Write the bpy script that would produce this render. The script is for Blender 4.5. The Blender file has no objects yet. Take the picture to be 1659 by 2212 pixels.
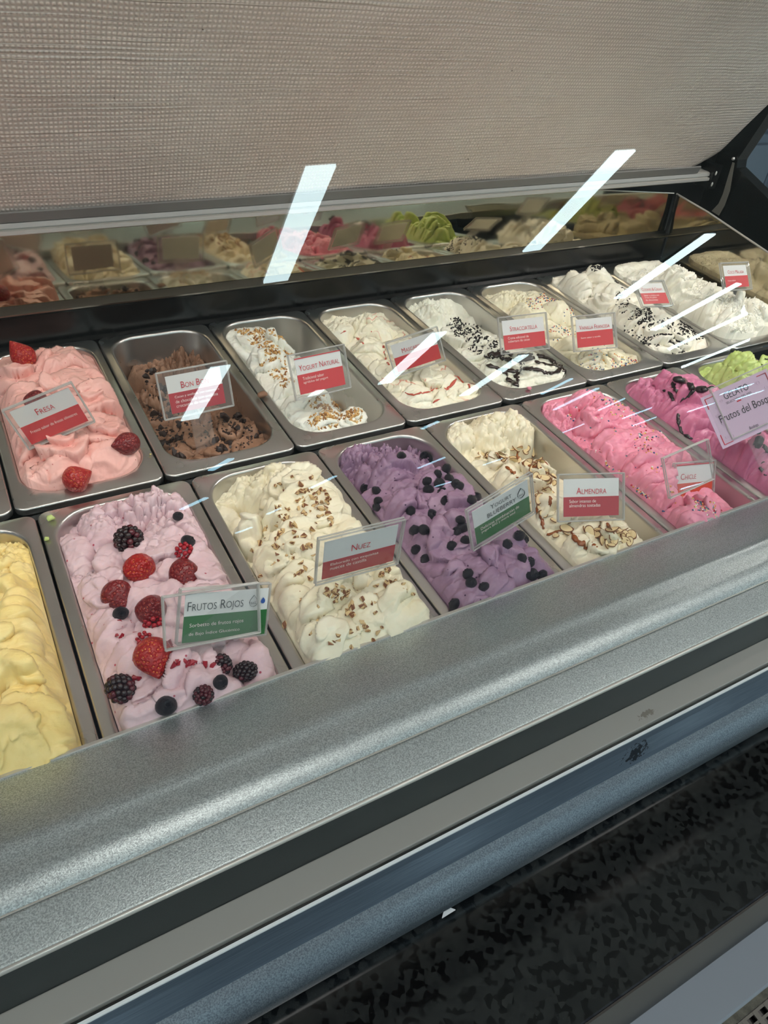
import bpy, math, random
import numpy as np
from mathutils import Matrix, Vector

# ---------------------------------------------------------------- camera, world, lights, exposure
W, H = 1659, 2212
FPX = 1584.23
R = np.array([[0.87147496, -0.48010568, 0.10014958], [-0.24570572, -0.60412924, -0.75806105], [0.4244527, 0.6360239, -0.64444822]])
CAM = np.array([0.17841162, -0.6984508, 0.55301827])
scene = bpy.context.scene
col = scene.collection
cd = bpy.data.cameras.new('camera'); cam = bpy.data.objects.new('camera', cd); col.objects.link(cam)
cd.sensor_fit = 'HORIZONTAL'; cd.sensor_width = 36; cd.lens = 36 * FPX / W; cd.clip_start = .01; cd.clip_end = 100
M = Matrix.Identity(4)
for i in range(3):
    M[i][0] = R[0][i]; M[i][1] = -R[1][i]; M[i][2] = -R[2][i]; M[i][3] = CAM[i]
cam.matrix_world = M
scene.camera = cam
world = bpy.data.worlds.new('world'); scene.world = world; world.use_nodes = True
bg = world.node_tree.nodes['Background']; bg.inputs[0].default_value = (.56, .64, .76, 1); bg.inputs[1].default_value = .22
scene.view_settings.view_transform = 'Standard'; scene.view_settings.look = 'None'
scene.view_settings.gamma = 1; scene.view_settings.use_curve_mapping = False
scene.view_settings.exposure = 0.50
scene.cycles.transparent_max_bounces = 32
LAMP_STRENGTH = 17.0
FILL_STRENGTH = 4.5
CEIL = 1.90
def area(name, loc, size, power, color, rot):
    l = bpy.data.lights.new(name, 'AREA'); l.shape = 'RECTANGLE'; l.size, l.size_y = size; l.energy = power; l.color = color
    o = bpy.data.objects.new(name, l); col.objects.link(o); o.location = loc; o.rotation_euler = rot
    return o
# LED strip under the top rail of the case glass (above the frame)
case_light = area('case_lamp_light', (.6, -.13, .90), (2.8, .04), 38, (1, .95, .87), (math.radians(-4), 0, 0))

# ---------------------------------------------------------------- helpers
rng = np.random.RandomState(7)
random.seed(7)
def lin(c):
    if isinstance(c, str): c = tuple(int(c[i:i+2], 16) for i in (0, 2, 4))
    return tuple((v/255/12.92 if v/255 <= .04045 else ((v/255+.055)/1.055)**2.4) for v in c) + (1,)
def ray(px, py):
    d = R.T @ np.array([(px-W/2)/FPX, (py-H/2)/FPX, 1.]); return d/np.linalg.norm(d)
def onz(px, py, z):
    d = ray(px, py); return CAM + d*(z-CAM[2])/d[2]
def onx(px, py, x):
    d = ray(px, py); return CAM + d*(x-CAM[0])/d[0]

def nodes(m): return m.node_tree.nodes, m.node_tree.links
def mat(name, color, rough=.5, metal=0, spec=.5, sss=0, coat=0, alpha=1):
    m = bpy.data.materials.new(name); m.use_nodes = True
    b = m.node_tree.nodes['Principled BSDF']
    b.inputs['Base Color'].default_value = lin(color); b.inputs['Roughness'].default_value = rough
    b.inputs['Metallic'].default_value = metal; b.inputs['Specular IOR Level'].default_value = spec
    if sss:
        b.inputs['Subsurface Weight'].default_value = sss; b.inputs['Subsurface Scale'].default_value = .004
        b.inputs['Subsurface Radius'].default_value = (1, .7, .5)
    if coat: b.inputs['Coat Weight'].default_value = coat; b.inputs['Coat Roughness'].default_value = .08
    return m
def noise_tex(m, scale, detail=4, rough=.55, vec_scale=None):
    N, L = nodes(m)
    tc = N.new('ShaderNodeTexCoord'); t = N.new('ShaderNodeTexNoise'); t.inputs['Scale'].default_value = scale
    t.inputs['Detail'].default_value = detail; t.inputs['Roughness'].default_value = rough
    src = tc.outputs['Object']
    if vec_scale:
        mp = N.new('ShaderNodeMapping'); mp.inputs['Scale'].default_value = vec_scale; L.new(src, mp.inputs[0]); src = mp.outputs[0]
    L.new(src, t.inputs[0]); return t
def add_bump(m, tex_out, strength, dist):
    N, L = nodes(m); b = N.new('ShaderNodeBump'); b.inputs['Strength'].default_value = strength; b.inputs['Distance'].default_value = dist
    p = N['Principled BSDF']
    if p.inputs['Normal'].is_linked: L.new(p.inputs['Normal'].links[0].from_socket, b.inputs['Normal'])
    L.new(tex_out, b.inputs['Height']); L.new(b.outputs[0], p.inputs['Normal'])
def ramp(m, src, stops):
    N, L = nodes(m); r = N.new('ShaderNodeValToRGB'); e = r.color_ramp.elements
    while len(e) < len(stops): e.new(.5)
    for k, (p, c) in enumerate(stops): e[k].position = p; e[k].color = lin(c) if not isinstance(c, float) else (c, c, c, 1)
    L.new(src, r.inputs[0]); return r
def mixc(m, fac, a, b):
    N, L = nodes(m); x = N.new('ShaderNodeMix'); x.data_type = 'RGBA'
    for s, v in ((x.inputs[0], fac), (x.inputs[6], a), (x.inputs[7], b)):
        if hasattr(v, 'links'): L.new(v, s)
        else: s.default_value = v if not isinstance(v, tuple) or len(v) == 4 else lin(v)
    return x.outputs[2]
def setc(m, out): N, L = nodes(m); L.new(out, N['Principled BSDF'].inputs['Base Color'])

def link(name, me, parent=None, m=None, smooth=False, loc=None):
    o = bpy.data.objects.new(name, me); col.objects.link(o)
    if parent is not None: o.parent = parent
    if m is not None:
        for x in (m if isinstance(m, (list, tuple)) else [m]): me.materials.append(x)
    if smooth: me.shade_smooth()
    if loc is not None: o.location = loc
    return o
def mesh(name, v, f, mi=None):
    me = bpy.data.meshes.new(name); me.from_pydata([tuple(map(float, p)) for p in v], [], [tuple(map(int, q)) for q in f])
    if mi is not None: me.polygons.foreach_set('material_index', list(mi))
    me.update(); return me
def tag(o, label=None, cat=None, group=None, kind=None):
    if label: o['label'] = label
    if cat: o['category'] = cat
    if group: o['group'] = group
    if kind: o['kind'] = kind
    return o
def empty(name, loc=(0, 0, 0), rot=None):
    o = bpy.data.objects.new(name, None); col.objects.link(o); o.location = loc; o.empty_display_size = .02
    if rot is not None: o.rotation_euler = rot
    return o
def box(x0, x1, y0, y1, z0, z1):
    v = [(x, y, z) for z in (z0, z1) for y in (y0, y1) for x in (x0, x1)]
    return v, [(0, 2, 3, 1), (4, 5, 7, 6), (0, 1, 5, 4), (1, 3, 7, 5), (3, 2, 6, 7), (2, 0, 4, 6)]
def boxo(name, b, m, parent=None, bevel=0):
    o = link(name, mesh(name, *box(*b)), parent, m)
    if bevel: md = o.modifiers.new('bevel', 'BEVEL'); md.width = bevel; md.segments = 2
    return o
def joinvf(parts):
    V, F, n = [], [], 0
    for v, f in parts:
        V += list(v); F += [tuple(i+n for i in q) for q in f]; n += len(v)
    return V, F
def extrude_x(profile, x0, x1, closed=False, nx=1):
    V, F = [], []; n = len(profile)
    for k in range(nx+1):
        x = x0+(x1-x0)*k/nx
        V += [(x, y, z) for y, z in profile]
    for k in range(nx):
        for i in range(n if closed else n-1):
            j = (i+1) % n; F.append((k*n+i, (k+1)*n+i, (k+1)*n+j, k*n+j))
    if closed:
        F.append(tuple(range(n))[::1]); F.append(tuple(nx*n+i for i in range(n))[::-1])
    return V, F
def rround(profile, r, seg=5):
    out = [profile[0]]
    for i in range(1, len(profile)-1):
        p0, p, p1 = map(np.array, (profile[i-1], profile[i], profile[i+1]))
        a = p0-p; b = p1-p; la, lb = np.linalg.norm(a), np.linalg.norm(b); rr = r[i] if isinstance(r, (list, tuple)) else r
        d = min(rr, la*.45, lb*.45); s = p+a/la*d; e = p+b/lb*d
        for k in range(seg+1):
            t = k/seg; out.append(tuple((1-t)**2*s+2*t*(1-t)*p+t*t*e))
    out.append(profile[-1]); return out
def tube(pts, rad, sides=6, flat=1.0):
    pts = [np.array(p, float) for p in pts]; V, F = [], []; n = len(pts)
    for i, p in enumerate(pts):
        t = pts[min(i+1, n-1)]-pts[max(i-1, 0)]; t /= (np.linalg.norm(t)+1e-9)
        a = np.cross(t, [0, 0, 1.]); la = np.linalg.norm(a); a = a/la if la > 1e-4 else np.array([1., 0, 0]); b = np.cross(a, t)
        r = rad[i] if hasattr(rad, '__len__') else rad
        for k in range(sides):
            an = 2*math.pi*k/sides; V.append(p+r*(a*math.cos(an)+b*math.sin(an)*flat))
    for i in range(n-1):
        for k in range(sides):
            j = (k+1) % sides; F.append((i*sides+k, i*sides+j, (i+1)*sides+j, (i+1)*sides+k))
    F.append(tuple(range(sides))[::-1]); F.append(tuple((n-1)*sides+k for k in range(sides)))
    return V, F
def sphere(nu, nv, f=None):
    V = [(0, 0, 1.)]
    for i in range(1, nv):
        th = math.pi*i/nv
        for k in range(nu): ph = 2*math.pi*k/nu; V.append((math.sin(th)*math.cos(ph), math.sin(th)*math.sin(ph), math.cos(th)))
    V.append((0, 0, -1.)); F = []
    for k in range(nu): F.append((0, 1+k, 1+(k+1) % nu))
    for i in range(nv-2):
        for k in range(nu): a = 1+i*nu; F.append((a+k, a+nu+k, a+nu+(k+1) % nu, a+(k+1) % nu))
    e = len(V)-1; a = 1+(nv-2)*nu
    for k in range(nu): F.append((e, a+(k+1) % nu, a+k))
    if f: V = [f(np.array(v)) for v in V]
    return V, F
def rotm(ax, ay, az):
    return np.array(Matrix.Rotation(az, 3, 'Z') @ Matrix.Rotation(ay, 3, 'Y') @ Matrix.Rotation(ax, 3, 'X'))

# noise on a lattice
class Noise:
    def __init__(s, seed): s.t = np.random.RandomState(seed).uniform(-1, 1, (128, 128))
    def n(s, x, y):
        xi = np.floor(x).astype(int); yi = np.floor(y).astype(int); u = x-xi; v = y-yi
        u = u*u*u*(u*(u*6-15)+10); v = v*v*v*(v*(v*6-15)+10); t = s.t
        a = t[xi % 128, yi % 128]; b = t[(xi+1) % 128, yi % 128]; c = t[xi % 128, (yi+1) % 128]; d = t[(xi+1) % 128, (yi+1) % 128]
        return (a*(1-u)+b*u)*(1-v)+(c*(1-u)+d*u)*v
    def fbm(s, x, y, o=4, g=.5):
        r = 0; a = 1
        for k in range(o): r = r+a*s.n(x+17.3*k, y-9.1*k); x = x*2.03; y = y*2.03; a *= g
        return r
def sst(a, b, x): t = np.clip((x-a)/(b-a), 0, 1); return t*t*(3-2*t)

# ---------------------------------------------------------------- materials
m_steel = mat('pan_steel', (196, 194, 191), .27, 1)
t = noise_tex(m_steel, 12, 3, .5, (1, 1, 1)); N_, L_ = nodes(m_steel)
r = ramp(m_steel, t.outputs[0], [(.3, .24), (.7, .36)]); L_.new(r.outputs[0], N_['Principled BSDF'].inputs['Roughness'])
m_lamp = bpy.data.materials.new('lamp_diffuser'); m_lamp.use_nodes = True
N_, L_ = nodes(m_lamp); N_.remove(N_['Principled BSDF']); e = N_.new('ShaderNodeEmission'); e.inputs[0].default_value = (.74, .96, 1, 1); e.inputs[1].default_value = LAMP_STRENGTH
L_.new(e.outputs[0], N_['Material Output'].inputs[0])
m_black = mat('black_gloss', (6, 6, 8), .22, 0, .4)
m_dark = mat('dark_plastic', (22, 22, 24), .4)
m_alu = mat('aluminium_rail', (206, 202, 196), .32, .55)
m_mirror = mat('polished_steel', (182, 172, 148), .05, 1)
t = noise_tex(m_mirror, 6, 3); r = ramp(m_mirror, t.outputs[0], [(.35, .02), (.75, .085)])
N_, L_ = nodes(m_mirror); L_.new(r.outputs[0], N_['Principled BSDF'].inputs['Roughness'])
t2 = noise_tex(m_mirror, 14, 1); add_bump(m_mirror, t2.outputs[0], .06, .004)

def glass_mat(name, tint, refl_ior=1.5, haze=0.0, hazec=(.8, .8, .8, 1), boost=1.0):
    m = bpy.data.materials.new(name); m.use_nodes = True; N, L = nodes(m); N.remove(N['Principled BSDF'])
    tr = N.new('ShaderNodeBsdfTransparent'); tr.inputs[0].default_value = tint
    gl = N.new('ShaderNodeBsdfGlossy'); gl.inputs['Roughness'].default_value = 0.0
    fr = N.new('ShaderNodeFresnel'); ge = N.new('ShaderNodeNewGeometry'); io = N.new('ShaderNodeMapRange')
    io.inputs['To Min'].default_value = refl_ior; io.inputs['To Max'].default_value = 1/refl_ior; L.new(ge.outputs['Backfacing'], io.inputs[0]); L.new(io.outputs[0], fr.inputs[0])
    mx = N.new('ShaderNodeMixShader')
    src = fr.outputs[0]
    if boost != 1:
        mu = N.new('ShaderNodeMath'); mu.operation = 'MULTIPLY'; mu.inputs[1].default_value = boost; mu.use_clamp = True; L.new(src, mu.inputs[0]); src = mu.outputs[0]
    L.new(src, mx.inputs[0]); L.new(tr.outputs[0], mx.inputs[1]); L.new(gl.outputs[0], mx.inputs[2])
    out = mx.outputs[0]
    if haze:
        df = N.new('ShaderNodeBsdfDiffuse'); df.inputs[0].default_value = hazec; m2 = N.new('ShaderNodeMixShader'); m2.inputs[0].default_value = haze
        L.new(out, m2.inputs[1]); L.new(df.outputs[0], m2.inputs[2]); out = m2.outputs[0]
    L.new(out, N['Material Output'].inputs[0]); return m
m_glass = glass_mat('case_glass', (.985, .99, .985, 1))
m_acry = glass_mat('clear_acrylic', (.975, .975, .975, 1), 1.45, .05)
m_acry_edge = glass_mat('acrylic_edge', (.80, .80, .79, 1), 1.5, .38, (.75, .74, .71, 1))

# silver painted sill with fine metallic sparkle
def sparkle(name, base, lo, hi, rough, metal):
    m = mat(name, base, rough, metal)
    t = noise_tex(m, 900, 2, .7); r = ramp(m, t.outputs[0], [(.38, lo), (.62, hi)])
    setc(m, r.outputs[0]); add_bump(m, t.outputs[0], .25, .0006); return m
m_sill = sparkle('silver_paint', (164, 170, 172), (142, 149, 152), (190, 200, 202), .30, .6)
m_mould = sparkle('moulding_paint', (96, 106, 114), (78, 88, 98), (112, 122, 130), .32, .5)
m_gasket = mat('grey_gasket', (150, 148, 144), .35)
m_band_dark = mat('dark_steel_face', (52, 58, 60), .3, .7)
m_blue = mat('brushed_front_rail', (112, 122, 136), .3, .6)
t = noise_tex(m_blue, 30, 4, .6, (1, 40, 40)); r = ramp(m_blue, t.outputs[0], [(.3, (98, 112, 128)), (.7, (124, 138, 154))])
# scratched patch worn into the paint around one spot
N_, L_ = nodes(m_blue)
def wear(m, base_out, cx, cz, sx, sz, dark=(38, 44, 54), ax=2):
    N, L = nodes(m); tc = N.new('ShaderNodeTexCoord'); mp = N.new('ShaderNodeMapping')
    mp.vector_type = 'POINT'; sc = [0, 0, 0]; lc = [0, 0, 0]; sc[0] = 1/sx; lc[0] = -cx/sx; sc[ax] = 1/sz; lc[ax] = -cz/sz
    mp.inputs['Scale'].default_value = sc; mp.inputs['Location'].default_value = lc
    L.new(tc.outputs['Object'], mp.inputs[0]); ln = N.new('ShaderNodeVectorMath'); ln.operation = 'LENGTH'; L.new(mp.outputs[0], ln.inputs[0])
    nt = noise_tex(m, 210, 4, .7)
    ma = N.new('ShaderNodeMath'); ma.operation = 'MULTIPLY_ADD'; ma.inputs[1].default_value = -.28; L.new(ln.outputs[1], ma.inputs[0]); L.new(nt.outputs[0], ma.inputs[2])
    gt = N.new('ShaderNodeMath'); gt.operation = 'GREATER_THAN'; gt.inputs[1].default_value = .32; L.new(ma.outputs[0], gt.inputs[0])
    return mixc(m, gt.outputs[0], base_out, lin(dark))
pw = onz(1362, 1607, -.018)
setc(m_blue, wear(m_blue, r.outputs[0], pw[0], pw[2]+.9, .017, .013))
pw2 = onz(1395, 1545, 0)
rg = mixc(m_gasket, .0, lin((150, 148, 144)), lin((150, 148, 144)))
setc(m_gasket, wear(m_gasket, rg, pw2[0], pw2[1], .014, .0035, (110, 104, 96), 1))

m_granite = mat('black_granite', (20, 22, 24), .08, 0, .7)
N_, L_ = nodes(m_granite); tc = N_.new('ShaderNodeTexCoord'); vo = N_.new('ShaderNodeTexVoronoi'); vo.inputs['Scale'].default_value = 210; vo.feature = 'F1'
wn = noise_tex(m_granite, 60, 2); va = N_.new('ShaderNodeVectorMath'); va.operation = 'MULTIPLY_ADD'; va.inputs[1].default_value = (.0025, .0025, .0025)
L_.new(wn.outputs['Color'], va.inputs[0]); L_.new(tc.outputs['Object'], va.inputs[2]); L_.new(va.outputs[0], vo.inputs['Vector'])
hs = N_.new('ShaderNodeSeparateColor'); L_.new(vo.outputs['Color'], hs.inputs[0])
r = ramp(m_granite, hs.outputs[0], [(.0, (6, 7, 8)), (.32, (10, 11, 12)), (.36, (26, 28, 29)), (1., (36, 38, 38))])
fn = noise_tex(m_granite, 1500, 1); fr_ = ramp(m_granite, fn.outputs[0], [(.72, 0.0), (.78, 1.0)])
setc(m_granite, mixc(m_granite, fr_.outputs[0], r.outputs[0], lin((60, 60, 56))))
m_slabface = mat('slab_edge_stone', (54, 49, 43), .5)
t = noise_tex(m_slabface, 300, 4); r = ramp(m_slabface, t.outputs[0], [(.3, (26, 23, 20)), (.7, (38, 34, 30))]); setc(m_slabface, r.outputs[0])
m_white = mat('white_cladding', (120, 127, 138), .45)
m_kerb = mat('kerb_stone', (92, 88, 78), .8)
t = noise_tex(m_kerb, 60, 6, .7); r = ramp(m_kerb, t.outputs[0], [(.3, (60, 57, 50)), (.7, (112, 106, 94))]); setc(m_kerb, r.outputs[0])
m_grille = mat('grille_steel', (96, 94, 90), .4, .8)

# quilted insulating blind: woven silvery foil
m_blind = mat('woven_foil', (196, 186, 176), .42, .3)
N_, L_ = nodes(m_blind)
uv = N_.new('ShaderNodeUVMap'); uv.uv_map = 'UVMap'
wn = noise_tex(m_blind, 5, 3); wm = N_.new('ShaderNodeVectorMath'); wm.operation = 'MULTIPLY_ADD'; wm.inputs[1].default_value = (.012, .012, 0)
L_.new(wn.outputs['Color'], wm.inputs[0]); L_.new(uv.outputs[0], wm.inputs[2])
def wave(dirn, scale, prof='SIN'):
    w = N_.new('ShaderNodeTexWave'); w.wave_type = 'BANDS'; w.bands_direction = dirn; w.wave_profile = prof; w.inputs['Scale'].default_value = scale
    w.inputs['Distortion'].default_value = 0; L_.new(wm.outputs[0], w.inputs[0]); return w
wx = wave('X', 58); wy = wave('Y', 50)
mul = N_.new('ShaderNodeMath'); mul.operation = 'MULTIPLY'; L_.new(wx.outputs[1], mul.inputs[0]); L_.new(wy.outputs[1], mul.inputs[1])
stv = N_.new('ShaderNodeMapping'); stv.inputs['Scale'].default_value = (2, 180, 1); L_.new(wm.outputs[0], stv.inputs[0])
st = N_.new('ShaderNodeTexNoise'); st.inputs['Scale'].default_value = 1; st.inputs['Detail'].default_value = 3; L_.new(stv.outputs[0], st.inputs[0])
str_ = ramp(m_blind, st.outputs[0], [(.56, 0.0), (.72, 1.0)])
ad = N_.new('ShaderNodeMath'); ad.operation = 'ADD'; L_.new(mul.outputs[0], ad.inputs[0]); L_.new(str_.outputs[0], ad.inputs[1])
add_bump(m_blind, ad.outputs[0], .55, .0016)
big = noise_tex(m_blind, 3.2, 4); add_bump(m_blind, big.outputs[0], .5, .03)
cn = noise_tex(m_blind, 2.5, 5); cr = ramp(m_blind, cn.outputs[0], [(.3, (232, 216, 206)), (.7, (246, 238, 230))])
sp = noise_tex(m_blind, 38, 3, .6); spr = ramp(m_blind, sp.outputs[0], [(.735, 0.0), (.76, 1.0)])
cmx = mixc(m_blind, spr.outputs[0], cr.outputs[0], lin((96, 84, 74)))
dkr = ramp(m_blind, mul.outputs[0], [(.0, (150, 138, 128)), (.5, (255, 255, 255))])
mm = N_.new('ShaderNodeMix'); mm.data_type = 'RGBA'; mm.blend_type = 'MULTIPLY'; mm.inputs[0].default_value = .4
L_.new(cmx, mm.inputs[6]); L_.new(dkr.outputs[0], mm.inputs[7]); setc(m_blind, mm.outputs[2])
rr_ = ramp(m_blind, mul.outputs[0], [(.1, .5), (.8, .3)]); L_.new(rr_.outputs[0], N_['Principled BSDF'].inputs['Roughness'])

# ---------------------------------------------------------------- room shell
m_floor = mat('floor_tile', (196, 192, 186), .5)
m_ceil = mat('ceiling_paint', (214, 216, 214), .9)
m_wall = mat('wall_paint', (86, 92, 98), .9)
tag(boxo('floor', (-4, 16, -14, 2.4, -1.0, -.9), m_floor), kind='structure')
tag(boxo('ceiling', (-4, 16, -14, 2.4, CEIL+.03, CEIL+.13), m_ceil), kind='structure')
tag(boxo('wall_back', (-4, 16, 2.4, 2.5, -1.0, CEIL+.13), m_wall), kind='structure')

# ceiling lamps in their staggered grid
def lamp(cx, cy, L=.87, wd=.13, ang=0, lab=None):
    o = empty('ceiling_lamp', (cx, cy, CEIL)); o.rotation_euler = (0, 0, ang)
    tag(o, lab or 'slim rectangular white ceiling lamp in the staggered grid behind the viewer', 'lamp', 'ceiling lamps over the shop floor')
    link('diffuser', mesh('diffuser', *box(-wd/2, wd/2, -L/2, L/2, .004, .014)), o, m_lamp)
    link('housing', mesh('housing', *box(-wd/2-.008, wd/2+.008, -L/2-.008, L/2+.008, .0145, .03)), o, m_white)
lamps = [(1.545, -2.76, .03), (3.19, -2.76, .02), (4.80, -3.70, -.12), (6.19, -4.66, -.35), (7.28, -5.48, -.60),
         (1.40, -4.60, -.09), (3.03, -4.65, -.10), (4.33, -5.49, -.2),
         (-.2, -4.6, 0), (-1.7, -5.5, 0), (8.56, -6.49, -.78),
         (-.1, -2.76, 0), (-1.7, -3.7, 0), (-1.7, -1.8, 0), (-1.7, .1, 0), (4.8, -1.8, 0)]
for cx, cy, a in lamps: lamp(cx, cy, ang=a)
m_fill_panel = bpy.data.materials.new('fill_panel_emitter'); m_fill_panel.use_nodes = True
N_, L_ = nodes(m_fill_panel); N_.remove(N_['Principled BSDF']); e = N_.new('ShaderNodeEmission'); e.inputs[0].default_value = (1, .95, .88, 1); e.inputs[1].default_value = FILL_STRENGTH
L_.new(e.outputs[0], N_['Material Output'].inputs[0])
far = [(5.76, -6.35, -.44, .40), (6.69, -7.17, -.41, .66), (8.05, -8.01, -.49, .42), (9.67, -9.19, -1.0, .51), (10.83, -10.22, -.93, .45), (12.46, -9.39, -1.28, .69), (14.12, -10.43, -1.31, .65), (12.54, -10.36, -1.30, .60), (8.16, -9.08, -.7, .36),
       (1.77, -7.79, -.73, .36), (1.84, -6.45, -.54, .29), (3.49, -8.37, -.56, .43), (5.37, -8.91, -.81, .43), (7.24, -10.19, -1.21, .35), (2.86, -10.33, -.99, .26), (3.11, -9.46, -.69, .22), (4.28, -6.78, -.73, .21), (6.73, -11.12, -1.51, .33)]
m_blamp = bpy.data.materials.new('cool_diffuser'); m_blamp.use_nodes = True
N_, L_ = nodes(m_blamp); N_.remove(N_['Principled BSDF']); e = N_.new('ShaderNodeEmission'); e.inputs[0].default_value = (.42, .80, 1, 1); e.inputs[1].default_value = 13
L_.new(e.outputs[0], N_['Material Output'].inputs[0])
for cx, cy, a, ln in far:
    o = tag(empty('small_ceiling_lamp', (cx, cy, CEIL), (0, 0, a)), 'small bluish ceiling lamp far behind the viewer', 'lamp', 'small bluish lamps at the far end of the ceiling')
    wd = .075 if ln < .45 else .10
    link('diffuser', mesh('diffuser', *box(-wd/2, wd/2, -ln/2, ln/2, .004, .014)), o, m_blamp); link('housing', mesh('housing', *box(-wd/2-.008, wd/2+.008, -ln/2-.008, ln/2+.008, .0145, .03)), o, m_white)
for cx in (-.9, .45, 1.8, 3.15):  # unseen fill panels, added to light the signs and pans from the front
    o = tag(empty('fill_panel_light', (cx, -.97, CEIL)), 'added square fill light above the viewer, out of view', 'lamp', 'added fill lights above the viewer')
    link('diffuser', mesh('diffuser', *box(-.3, .3, -.3, .3, .004, .014)), o, m_fill_panel); link('housing', mesh('housing', *box(-.31, .31, -.31, .31, .0145, .03)), o, m_white)

# ---------------------------------------------------------------- display case body
case = tag(empty('display_case', (0, 0, -.9)), 'long gelato display case with silver sill, sloping glass front and mirrored rear panel', 'display case')
def cpart(name, vf, m, smooth=False, label=None, x=None):
    v, f = vf; v = [(p[0], p[1], p[2]+.9) for p in v]
    o = link(name, mesh(name, v, f), case, m, smooth)
    if label: o['label'] = label
    return o
XA, XB = -1.0, 2.7
# sill profile: inner lip, sloping face, crease, flat, groove, flat, bevel
sp_ = rround([(-.331, .004), (-.3325, .0195), (-.402, .0478), (-.4135, .0452), (-.4445, .0450)], [0, .001, .008, .006, 0], 7)
cpart('sill_panel', extrude_x([(-.331, .004)]+sp_[1:]+[(-.4455, .0430), (-.4470, .0430), (-.4480, .0445)] +
      rround([(-.449, .0443), (-.4755, .0405), (-.4765, .036)], [0, .003, 0], 4), XA, XB), m_sill, True)
cpart('sill_edge_trim', extrude_x([(-.3300, .0185), (-.3300, .0205), (-.3330, .0212), (-.3335, .0196)], XA, XB, True), m_alu)
cpart('sill_groove', tube([(XA, -.4462, .0437), (XB, -.4462, .0437)], .0007, 6), m_alu)
cpart('sill_nose', tube([(XA, -.4757, .0385), (XB, -.4757, .0385)], .0022, 10), m_alu, True)
cpart('channel_face', extrude_x([(-.4765, .037), (-.4815, .010), (-.4835, -.0005)], XA, XB), m_band_dark)
cpart('gasket', extrude_x(rround([(-.4830, -.002), (-.4835, .0015), (-.5060, .0015), (-.5065, -.003)], [0, .001, .001, 0], 3), XA, XB), m_gasket)
cpart('gasket_groove', extrude_x([(-.5060, .0010), (-.5062, -.006), (-.5110, -.006), (-.5112, .001)], XA, XB), m_black)
cpart('glass_edge_trim', extrude_x([(-.5098, -.002), (-.5100, .0018), (-.5122, .0020), (-.5130, -.002)], XA, XB, True), mat('glass_edge_white', (232, 238, 242), .3))
cpart('front_rail', extrude_x([(-.5126, .001), (-.5140, -.008), (-.5215, -.0365)], XA, XB), m_blue)
cpart('front_moulding', extrude_x(rround([(-.5205, -.034), (-.5300, -.0385), (-.5405, -.048), (-.5420, -.066), (-.532, -.0785), (-.50, -.079)], [0, .004, .006, .008, .006, 0], 6), XA, XB), m_mould, True)
ga = math.radians(63.4); gy, gz = -.515, 0.0; GL = .80
gd = np.array([math.cos(ga), math.sin(ga)]); gn = np.array([-math.sin(ga), math.cos(ga)])
p0 = np.array([gy, gz])+gd*.003; p1 = np.array([gy, gz])+gd*GL
gp = [tuple(p0), tuple(p1), tuple(p1-gn*.0)]
o = cpart('glass_pane', extrude_x([tuple(p0), tuple(p1)], XA, 2.2), m_glass, label='clear sloping front glass reflecting the ceiling lamps')
# tub under the pans
cpart('tub', joinvf([box(-.5, 1.62, -.5, .40, -.18, -.17), box(-.5, 1.62, .372, .40, -.17, -.012)]), m_dark)
cpart('pan_support', joinvf([box(-.5, 1.525, -.0105, -.0015, -.03, -.0095)]), m_dark)
# rear ledge, mirrored rear panel, rail
cpart('rear_ledge', extrude_x([(.366, -.02), (.3665, -.004), (.3755, -.001), (.377, .040), (.3720, .0445), (.384, .0475)], XA, 1.532), m_black)
cpart('rear_lip', extrude_x([(.3725, .0450), (.3720, .0475), (.3840, .0545), (.3850, .0520)], XA, 1.532, True), mat('lip_steel', (120, 118, 112), .25, 1))
lean = math.radians(6.5)
def my(z): return .385+(z-.05)*math.tan(lean)
v = [(XA, my(.052), .052), (1.527, my(.052), .052), (1.527, my(.129), .129), (1.12, my(.163), .163), (XA, my(.163), .163)]
cpart('mirror_panel', (v+[(a, b+.002, c) for a, b, c in v], [(0, 1, 2, 3, 4), (9, 8, 7, 6, 5)]+[(i, 5+i, 5+(i+1) % 5, (i+1) % 5) for i in range(5)]), m_mirror)
cpart('mirror_top_bead', tube([(1.527, my(.129)-.001, .129), (1.12, my(.163)-.001, .163)], .0012, 6), m_alu)
# mirrored end panel with falling rim
ex = 1.530
er = [(.388, .129), (.30, .122), (.138, .101), (-.05, .072), (-.25, .05), (-.4, .03)]
v = [(ex, y, z) for y, z in er]+[(ex, -.4, -.03), (ex, .37, -.03), (ex, .372, .05)]
n = len(v)
cpart('end_panel', (v+[(a+.002, b, c) for a, b, c in v], [tuple(range(n)), tuple(range(2*n-1, n-1, -1))]+[(i, (i+1) % n, n+(i+1) % n, n+i) for i in range(n)]), m_mirror)
cpart('end_panel_rim', tube([(ex, y, z) for y, z in er], .0018, 6), m_alu)
cpart('corner_gasket', tube([(1.5275, .384, .129), (1.5275, .381, .095), (1.522, .375, .052)], .0030, 6), m_black)
cpart('dark_backing', joinvf([box(XA, 1.75, .412, .42, -.1, .20)]), m_dark)
yr = .3795
cpart('rail', extrude_x([(yr+.03, .1715), (yr+.004, .1715), (yr, .1700), (yr-.001, .1640), (yr+.002, .1628), (yr+.002, .1618), (yr-.0035, .1610), (yr-.004, .1560), (yr, .1535), (yr+.03, .1535)], XA, 1.600, True), m_alu)
rc = cpart('rail_end_cap', joinvf([box(1.601, 1.622, yr-.008, yr+.03, .140, .186)]), m_black)
for dz in (.150, .172):
    s = link('screw', mesh('screw', *sphere(10, 6, lambda p, dz=dz: (1.605+p[0]*.002, yr-.0105+p[1]*.002, dz+.9+p[2]*.0045)) ), rc, mat('screw_white', (190, 190, 186), .4), True)

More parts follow.
